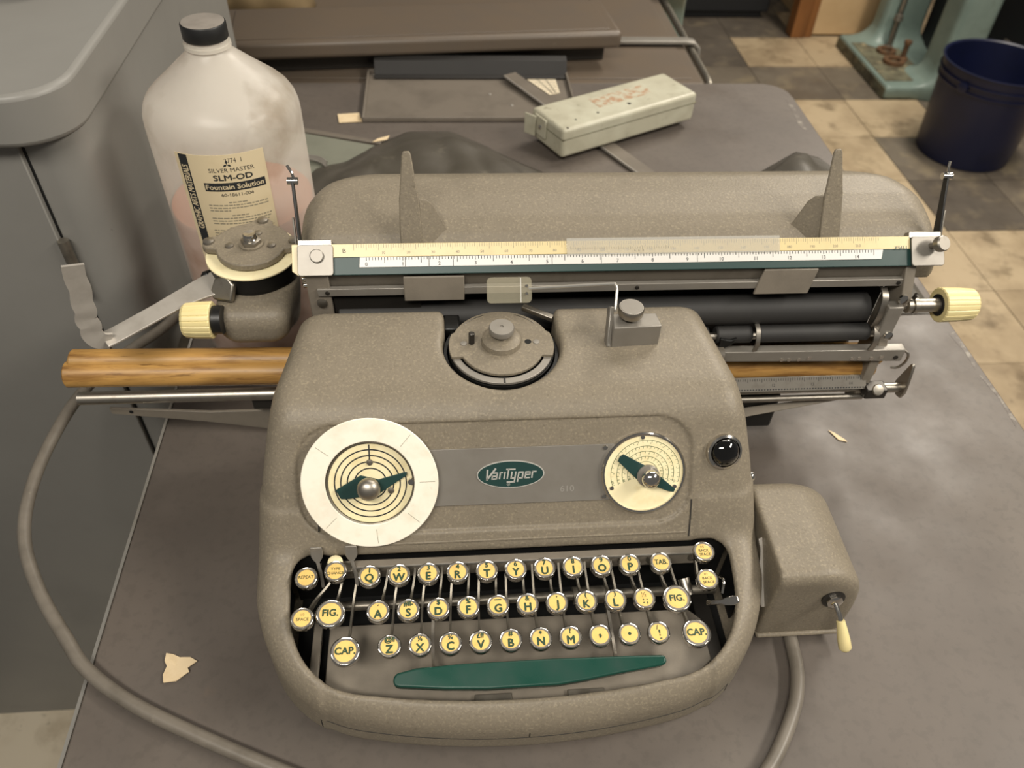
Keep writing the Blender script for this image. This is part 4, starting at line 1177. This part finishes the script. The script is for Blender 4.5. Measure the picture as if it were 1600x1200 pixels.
# front plate, rail, cheeks
MB().box(-136, 302, 262, 266, 172, 194).build('carriage_plate', 'dark_taupe', tw, .6)
rl = MB().box(-132, 302, 257.5, 261.5, 174.6, 181).build('carriage_rail', 'satin_plate', tw, .5)
for x in (-125, 98, 297):
    MB().lathe([(1.7, 0), (1.5, .6), (.5, .8)], (x, 257.5, 177.8), (0, -1, 0), 12).build('rail_screw', 'dark_steel', rl)
lc = MB().box(-139, -123, 259, 268, 150, 192).build('left_cheek', 'flat_taupe', tw, .8)
MB().lathe([(4, 0), (3.6, 1.2), (1.5, 1.6)], (-130, 259, 168), (0, -1, .2), 16).build('cheek_screw', 'satin_steel', lc)
for z in (188, 182):
    MB().lathe([(2.2, 0), (2, 2.4), (.8, 3)], (-139, 262, z), (-1, -.2, 0), 12).build('cheek_screw', 'chrome', lc)
MB().box(-122, -60, 262, 266, 140, 170).build('rear_plate', 'dark_steel', tw)
MB().box(-60, 300, 276, 279, 120, 172).build('rear_plate', 'black_metal', tw)
# platen, feed rollers
MB().lathe([(10.6, 0), (11.8, 1), (11.8, 404), (10.6, 405)], (-120, 266, 148), (1, 0, 0), 40).build('platen', 'black_rubber', tw)
for x0, x1 in ((96, 160), (166, 194.5), (199.5, 289)):
    MB().lathe([(6, 0), (7, 1.2), (7, x1 - x0 - 1.2), (6, x1 - x0)], (x0, 256, 131), (1, 0, 0), 28).build('feed_roller', 'black_rubber', tw)
MB().cyl((96, 254, 131), (300, 254, 131), 3, 10).build('roller_shaft', 'satin_steel', tw)
MB().strap(spline([(197, 246, 122), (197, 245, 131), (197, 250, 139), (197, 256, 141)], 4), (1, 0, 0), 3.4, 1.4).build('roller_hanger', 'satin_steel', tw)
MB().strap(spline([(291.5, 246, 120), (291.5, 244.5, 131), (291.5, 250, 139.5), (291.5, 257, 141)], 4), (1, 0, 0), 4.4, 1.4).build('roller_hanger', 'satin_steel', tw)
MB().strap(spline([(289, 252, 140), (289, 250, 152), (290, 254, 166), (290, 262, 170)], 4), (1, 0, 0), 5, 1.6).build('platen_latch', 'satin_steel', tw)
# right end plates
rc_ = MB().prism([(250, 168), (262, 192), (272, 192), (276, 168), (276, 60), (262, 52), (250, 66), (250, 118), (258, 134)], (300, 0, 0), (0, 1, 0), (0, 0, 1), 0, 8).build('right_cheek', 'flat_taupe', tw, .8)
MB().box(292, 304, 247, 256, 132, 162).build('cheek_block', 'satin_plate', rc_, 1)
for y, z in ((250, 168), (247, 134)):
    MB().lathe([(4, 0), (3.6, 1.6), (1.4, 2.2)], (301, y, z), (.2, -1, .3), 16).build('cheek_screw', 'chrome', rc_)
# platen shaft and ribbed knobs
MB().cyl((300, 266, 148), (326, 266, 148), 3.0, 16).build('platen_shaft', 'satin_steel', tw)
MB().lathe([(4.6, 0), (5.8, .6), (5.8, 4), (4.8, 4.4), (4.8, 5.4), (6.2, 5.6), (6.2, 9), (5.6, 9.2), (5.6, 34)], (318, 266, 148), (1, 0, 0), 28).build('shaft_collar', 'satin_steel', tw)
MB().lathe([(1.6, 0), (1.6, 5), (.5, 5.6)], (322, 266, 155), (0, -.2, 1), 10).build('collar_screw', 'dark_steel', tw)
def flute(t):
    return 1 - .035 * max(0, math.cos(20 * t)) ** 6
def knob(x0, x1, nm='platen_knob'):
    L = x1 - x0
    k = MB().lathe([(13, 0), (13.8, .8), (13.6, L * .5), (12.6, L - 1.6), (11.2, L)], (x0, 266, 148), (1, 0, 0), 120, rf=flute).build(nm, 'ivory_knob', tw, smooth=25)
    return k
k_ = knob(345, 373)
MB().ring(5.8, 8.6, -.6, .4, (345, 266, 148), (1, 0, 0), 32).build('knob_bore', 'black_gap', k_)
L_ = 21
k2 = MB().lathe([(13, 0), (13.8, .8), (13.6, L_ * .5), (12.8, L_ - 2), (11.4, L_)], (-212, 266, 148), (-1, 0, 0), 120, rf=flute).build('platen_knob', 'ivory_knob', tw, smooth=25)
MB().lathe([(10.5, 0), (10.5, 7)], (-212, 266, 148), (1, 0, 0), 28).build('knob_collar', 'black_metal', k2)

# ---- wooden roll holder, rods, plates under the carriage
axv = Vector((652, 0, -13)); a0 = Vector((-333, 265, 97.5))
wd = MB().lathe([(9.2, 0), (10.4, 1.2), (10.4, 644), (9.4, 646)], a0, axv, 40).build('wooden_rod', 'wood', tw)
MB().lathe([(8.6, 0), (9.6, 1.2), (9.6, 648), (8.6, 650)], a0 + V(4, 7.5, 6), axv, 32).build('wooden_backing', 'wood', tw)
MB().obox(a0 + V(60, 3, 10.2), (1, 0, 0), (0, 1, 0), (0, 0, 1), 22, 1.2, .5).build('inlaid_slip', 'cream_plastic', wd)
MB().cyl((-331, 262, 73.5), (-150, 262, 73), 5.2, 24).build('guide_rod', 'satin_steel', tw)
MB().cyl((150, 252, 70), (316, 252, 70), 2.6, 16).build('guide_rod', 'satin_steel', tw)
MB().cyl((150, 249, 63.5), (306, 249, 63.5), 2.6, 16).build('guide_rod', 'satin_steel', tw)
MB().prism([(-316, 47.6), (-244, 35), (-194, 23.7), (-150, 14), (-150, 47), (-191, 46), (-238, 46), (-316, 53.7)], (0, 270, 0), (1, 0, 0), (0, 0, 1), -1.2, 1.2).build('side_plate', 'flat_taupe', tw, .3)
MB().lathe([(1.6, 0), (1.6, .4)], (-300, 268.7, 49.5), (0, -1, 0), 10).build('plate_hole', 'black_gap', tw)
MB().box(-200, -150, 262, 275, 55, 66).build('under_bracket', 'dark_steel', tw, 1)
MB().strap([(165, 250, 34), (214, 252, 45), (308, 252, 63)], (0, 1, .4), [9, 8, 2.5], 1.4).build('side_arm', 'flat_taupe', tw, .3)
# margin rail with rack, margin scale
mr_ = MB().prism([(165, 111), (322, 106.5), (322, 119), (165, 121)], (0, 246, 0), (1, 0, 0), (0, 0, 1), -8, 0).build('margin_rail', 'satin_plate', tw, .7)
for x in (222, 228, 236, 244, 280, 286, 296, 304):
    MB().lathe([(1.7, 0), (1.7, .4)], (x, 246, 111.5 - (x - 222) * .012 + (1.2 if x in (244, 304) else 0)), (0, -1, 0), 12).build('rail_hole', 'chrome', mr_)
MB().lathe([(2, 0), (2, .5)], (316, 246, 111), (0, -1, 0), 12).build('rail_hole', 'dark_steel', mr_)
ms = MB().obox((228, 250, 80), (1, 0, 0), (0, .6, .8), (0, -.8, .6), 76, 6, .9).build('margin_scale', 'satin_steel', tw, .2)
b = MB()
for k in range(74):
    b.obox(Vector((155 + k * 2.0, 250, 80)) + Vector((0, .6, .8)) * (4.2 - (1 if k % 6 == 0 else .4)) + Vector((0, -.8, .6)) * .95, (1, 0, 0), (0, .6, .8), (0, -.8, .6), .2, 1.6 if k % 6 == 0 else 1.0, .03)
for k, t in enumerate(('11', '12', '13', '14')):
    add_text(b, t, 3.4, Vector((192 + 33 * k, 250, 80)) + Vector((0, .6, .8)) * -.8 + Vector((0, -.8, .6)) * 1.0, (1, 0, 0), (0, .6, .8))
for k in range(60):
    b.obox(Vector((160 + k * 2.4, 250, 80)) + Vector((0, .6, .8)) * -4.4 + Vector((0, -.8, .6)) * .95, (1, 0, 0), (0, .6, .8), (0, -.8, .6), .7, .5, .03)
b.build('margin_markings', 'print_dark', ms, smooth=0)
MB().box(150, 312, 256, 258, 84, 89).build('scale_rail', 'satin_plate', tw, .4)
MB().obox((312, 247, 73), (1, 0, 0), (0, 1, 0), (0, 0, 1), 9, 6, 5).build('rail_clamp', 'dark_steel', tw, 1)
MB().lathe([(4.8, 0), (4.4, 1.6), (2, 2)], (311, 241, 79), (0, -.7, .7), 18).build('clamp_screw', 'satin_steel', tw)
MB().cyl((316, 250, 72), (336, 250, 72), 4.4, 18).build('end_roller', 'satin_steel', tw)
cam_pts = [(-6, -7), (0, -9), (6, -7), (8, 0), (6, 8), (1, 26), (-1, 28), (-3, 26), (-7, 8), (-8, 0)]
MB().prism(cam_pts, (336, 250, 72), (0, 1, 0), (0, 0, 1), 0, 2.6).build('end_cam', 'satin_steel', tw, .7)
MB().tube(spline([(322, 250, 116), (327, 248, 112), (328, 248, 104), (325, 249, 97), (320, 251, 95)], 4), 1.1, 8).build('spring_clip', 'satin_steel', tw)
MB().prism([(168, 121), (178, 128), (181, 134), (176, 132), (168, 134)], (0, 247, 0), (1, 0, 0), (0, 0, 1), -3, 0).build('margin_stop', 'black_metal', tw, .5)
MB().cyl((160, 246, 118), (172, 246, 118), 8, 18).build('stop_drum', 'dark_taupe', tw)
MB().box(-120, 240, 256, 300, 20, 60).build('carriage_bed', 'black_metal', tw, 2)
MB().box(172, 186, 196, 300, 20, 40).build('bed_rail', 'dark_steel', tw, 1)
MB().tube([(190, 180, 14), (200, 262, 22), (204, 300, 26)], 5, 14).build('bed_tube', 'dull_steel', tw)
for x in (-140, 140):
    for y in (55, 225):
        MB().lathe([(12, .3), (13, 1), (11, 9)], (x, y, 0), seg=20).build('rubber_foot', 'black_rubber', tw)
for x in (-100, 220):
    MB().box(x - 8, x + 8, 280, 296, .4, 22).build('bed_foot', 'black_metal', tw, 1)
MB().box(-130, 300, 285, 330, 60, 175).build('carriage_body', 'dark_steel', tw, 4)
MB().box(-125, 290, 280, 300, 58, 64).build('carriage_slide', 'dark_steel', tw)

# ---- impression dial at the left end of the carriage
ux, uy = -187, 316
def unit(x, y, z):
    cone = np.sqrt((x - ux) ** 2 + (y - uy) ** 2) - (32 + (z - 152) * .12)
    c = smax(smax(cone, z - 152, 2), 104 - z, 10)
    bxx = rbox(x, y, z, (ux + 1, 291, 136), (28 + (z - 136) * .2, 27, 17), 14)
    return smin(c, bxx, 10)
un_ = sdf_build('dial_unit', unit, (-232, 252, 104), (-140, 356, 166), 1.8, 'wrinkle_paint', tw)
MB().lathe([(30, 150), (31.5, 151), (31.5, 158), (33, 158.5), (33, 169)], (ux, uy, 0), seg=64).build('unit_drum', 'black_metal', un_)
MB().ring(20, 34.2, 170.5, 172, (ux, uy, 0), seg=72).build('unit_scale_ring', 'cream_dial', un_, .3)
pts = []
for k in range(72):
    a = 2 * math.pi * k / 72; dg = math.degrees(a) % 360
    r = 25.5
    for c in (8, 82, 172):
        e = abs((dg - c + 180) % 360 - 180)
        if e < 16: r = max(r, 36.5 - (e / 16) ** 3 * 6)
    if 8 < dg < 172: r = max(r, 30)
    pts.append((r * math.cos(a), r * math.sin(a)))
tp_ = MB().prism(pts, (ux, uy, 174), (1, 0, 0), (0, 1, 0), -1, 4.5).build('unit_top_plate', 'wrinkle_paint', un_, 1)
for a in (8, 82, 172):
    c = Vector((ux + 32 * math.cos(math.radians(a)), uy + 32 * math.sin(math.radians(a)), 178.4))
    MB().lathe([(4.4, 0), (4, 1.8), (1.6, 2.6)], c, seg=20).build('plate_screw', 'satin_steel', un_)
for x, y in ((-15.5, -1), (15.5, -1), (3, 15)):
    MB().lathe([(3.4, 0), (3, 1.2), (1, 1.6)], (ux + x, uy + y, 178.4), seg=18).build('plate_screw', 'satin_steel', un_)
MB().lathe([(9, 0), (9, 1.5), (7.8, 1.6)], (ux + .5, uy + 1, 178.4), seg=32).build('hub_washer', 'wrinkle_paint', un_)
MB().lathe([(7.6, 1.5), (7.6, 4.5), (6.8, 4.9)], (ux + .5, uy + 1, 178.4), seg=6).build('hub_nut', 'satin_steel', un_)
MB().lathe([(5.2, 4), (5.2, 6), (4.9, 6.4), (5.2, 7), (4.9, 7.6), (5.2, 8.2), (4.9, 9), (4.3, 10), (.8, 9.6)], (ux + .5, uy + 1, 178.4), seg=28).build('hub_stud', 'chrome', un_)
MB().lathe([(4.5, 0), (4.5, 5), (3, 7)], (ux - 31, uy - 12, 160), (-.6, -.7, .2), 14).build('unit_stud', 'black_metal', un_)
# line-space lever
lv = MB().strap(spline([(-200, 296, 163), (-214, 292, 161), (-232, 281, 158.5), (-253, 265, 155), (-273, 251, 151), (-283, 244, 149.5)], 5), (-.6, .79, .25), [16] * 3 + [20, 21, 21, 20, 19, 18, 17, 16, 15.5, 15, 14.5, 14, 14, 14, 14, 14, 14, 14, 14, 14, 14, 14, 14], 2.0).build('line_space_lever', 'lever_steel', tw, .5, smooth=50)
tabp = spline([(-279, 245, 148.6), (-285, 242, 152), (-288, 241.5, 159), (-286.5, 242, 165), (-288, 242, 171), (-285.6, 242.3, 178), (-285.8, 242.6, 186), (-283.4, 243, 196), (-283.4, 243, 206), (-281.5, 243, 216.5)], 5)
MB().strap(tabp, (.9, .42, 0), 13.5, 1.9).build('lever_tab', 'lever_steel', lv, .4, smooth=60)
MB().prism([(-8, -7), (8, -9), (10, 4), (4, 10), (-7, 9), (-10, 0)], (-204, 286, 160), (.92, -.3, .2), (.1, .55, .83), 0, 5).build('lever_catch', 'satin_steel', lv, 1.5, 3)
MB().box(-203, -196, 284, 290, 161, 166).build('catch_pin', 'chrome', lv, .8)

# ---- motor cover with toggle switch
def motor(x, y, z):
    top = smax(z - (86 + (y - 66) * .02), (x - 234) * .93 + (z - 70) * .34, 26)
    d = smax(top, (x - 238.0), 8)
    d = smax(d, 66 - y - (z - 40) * .0, 9)
    d = smax(d, y - 150, 16)
    d = np.maximum(d, 173 - x)
    return smax(d, 11.5 - z, 3)
mc = sdf_build('motor_cover', motor, (160, 60, 5), (244, 156, 92), 1.8, 'wrinkle_paint', tw)
MB().box(173, 239, 63.5, 150, 11, 14.5).build('cover_flange', 'wrinkle_paint', mc, 2)
tb = MB().lathe([(8, -1), (8, 1), (5, 1.8)], (215, 65.6, 60), (0, -1, .15), 24, rf=None).build('switch_plate', 'dark_steel', mc)
MB().lathe([(5.6, 0), (5.6, 2.6), (4, 3.4)], (215, 64.6, 60), (0, -1, .15), 8).build('switch_nut', 'chrome', tb)
MB().tube([(215, 62, 60.4), (216.5, 55, 56.5), (217.6, 50, 52)], [1.6, 1.8, 2.0], 10).build('switch_lever', 'chrome', tb)
MB().tube([(217, 52, 54.5), (218, 48.5, 50.5), (219.4, 43.5, 44.5), (220.4, 39.5, 40), (220.8, 38, 38.4)], [2.8, 3.4, 4.2, 4.3, 2.4], 14).build('switch_bat', 'ivory_knob', tb, smooth=60)

# ================================================================== power cord
cpts = [(-292, 540, 6), (-293, 480, 14), (-292, 430, 32), (-302, 385, 40), (-329, 348, 40), (-352, 306, 38), (-363, 260, 34), (-367, 212, 28), (-361.5, 170, 20), (-341.4, 130.5, 12), (-310.8, 91, 8), (-292.5, 70, 6), (-259, 46, 5.6), (-213, 22.4, 5.6), (-157, -3, 5.6), (-90, -30, 5.6), (0, -52, 5.6), (80, -56, 5.6), (130, -42, 5.6), (160, -20, 5.6), (186, 13.4, 5.6), (197, 38, 5.6), (200.5, 62, 5.8), (202, 80, 5.4), (203, 110, 5.2)]
cord = MB().tube(spline(cpts, 10), 4.8, 16).build('power_cord', 'cord_jacket', None, smooth=60)
tag(cord, 'thick grey power cord looping off the desk edge and round the typewriter front', 'cord')
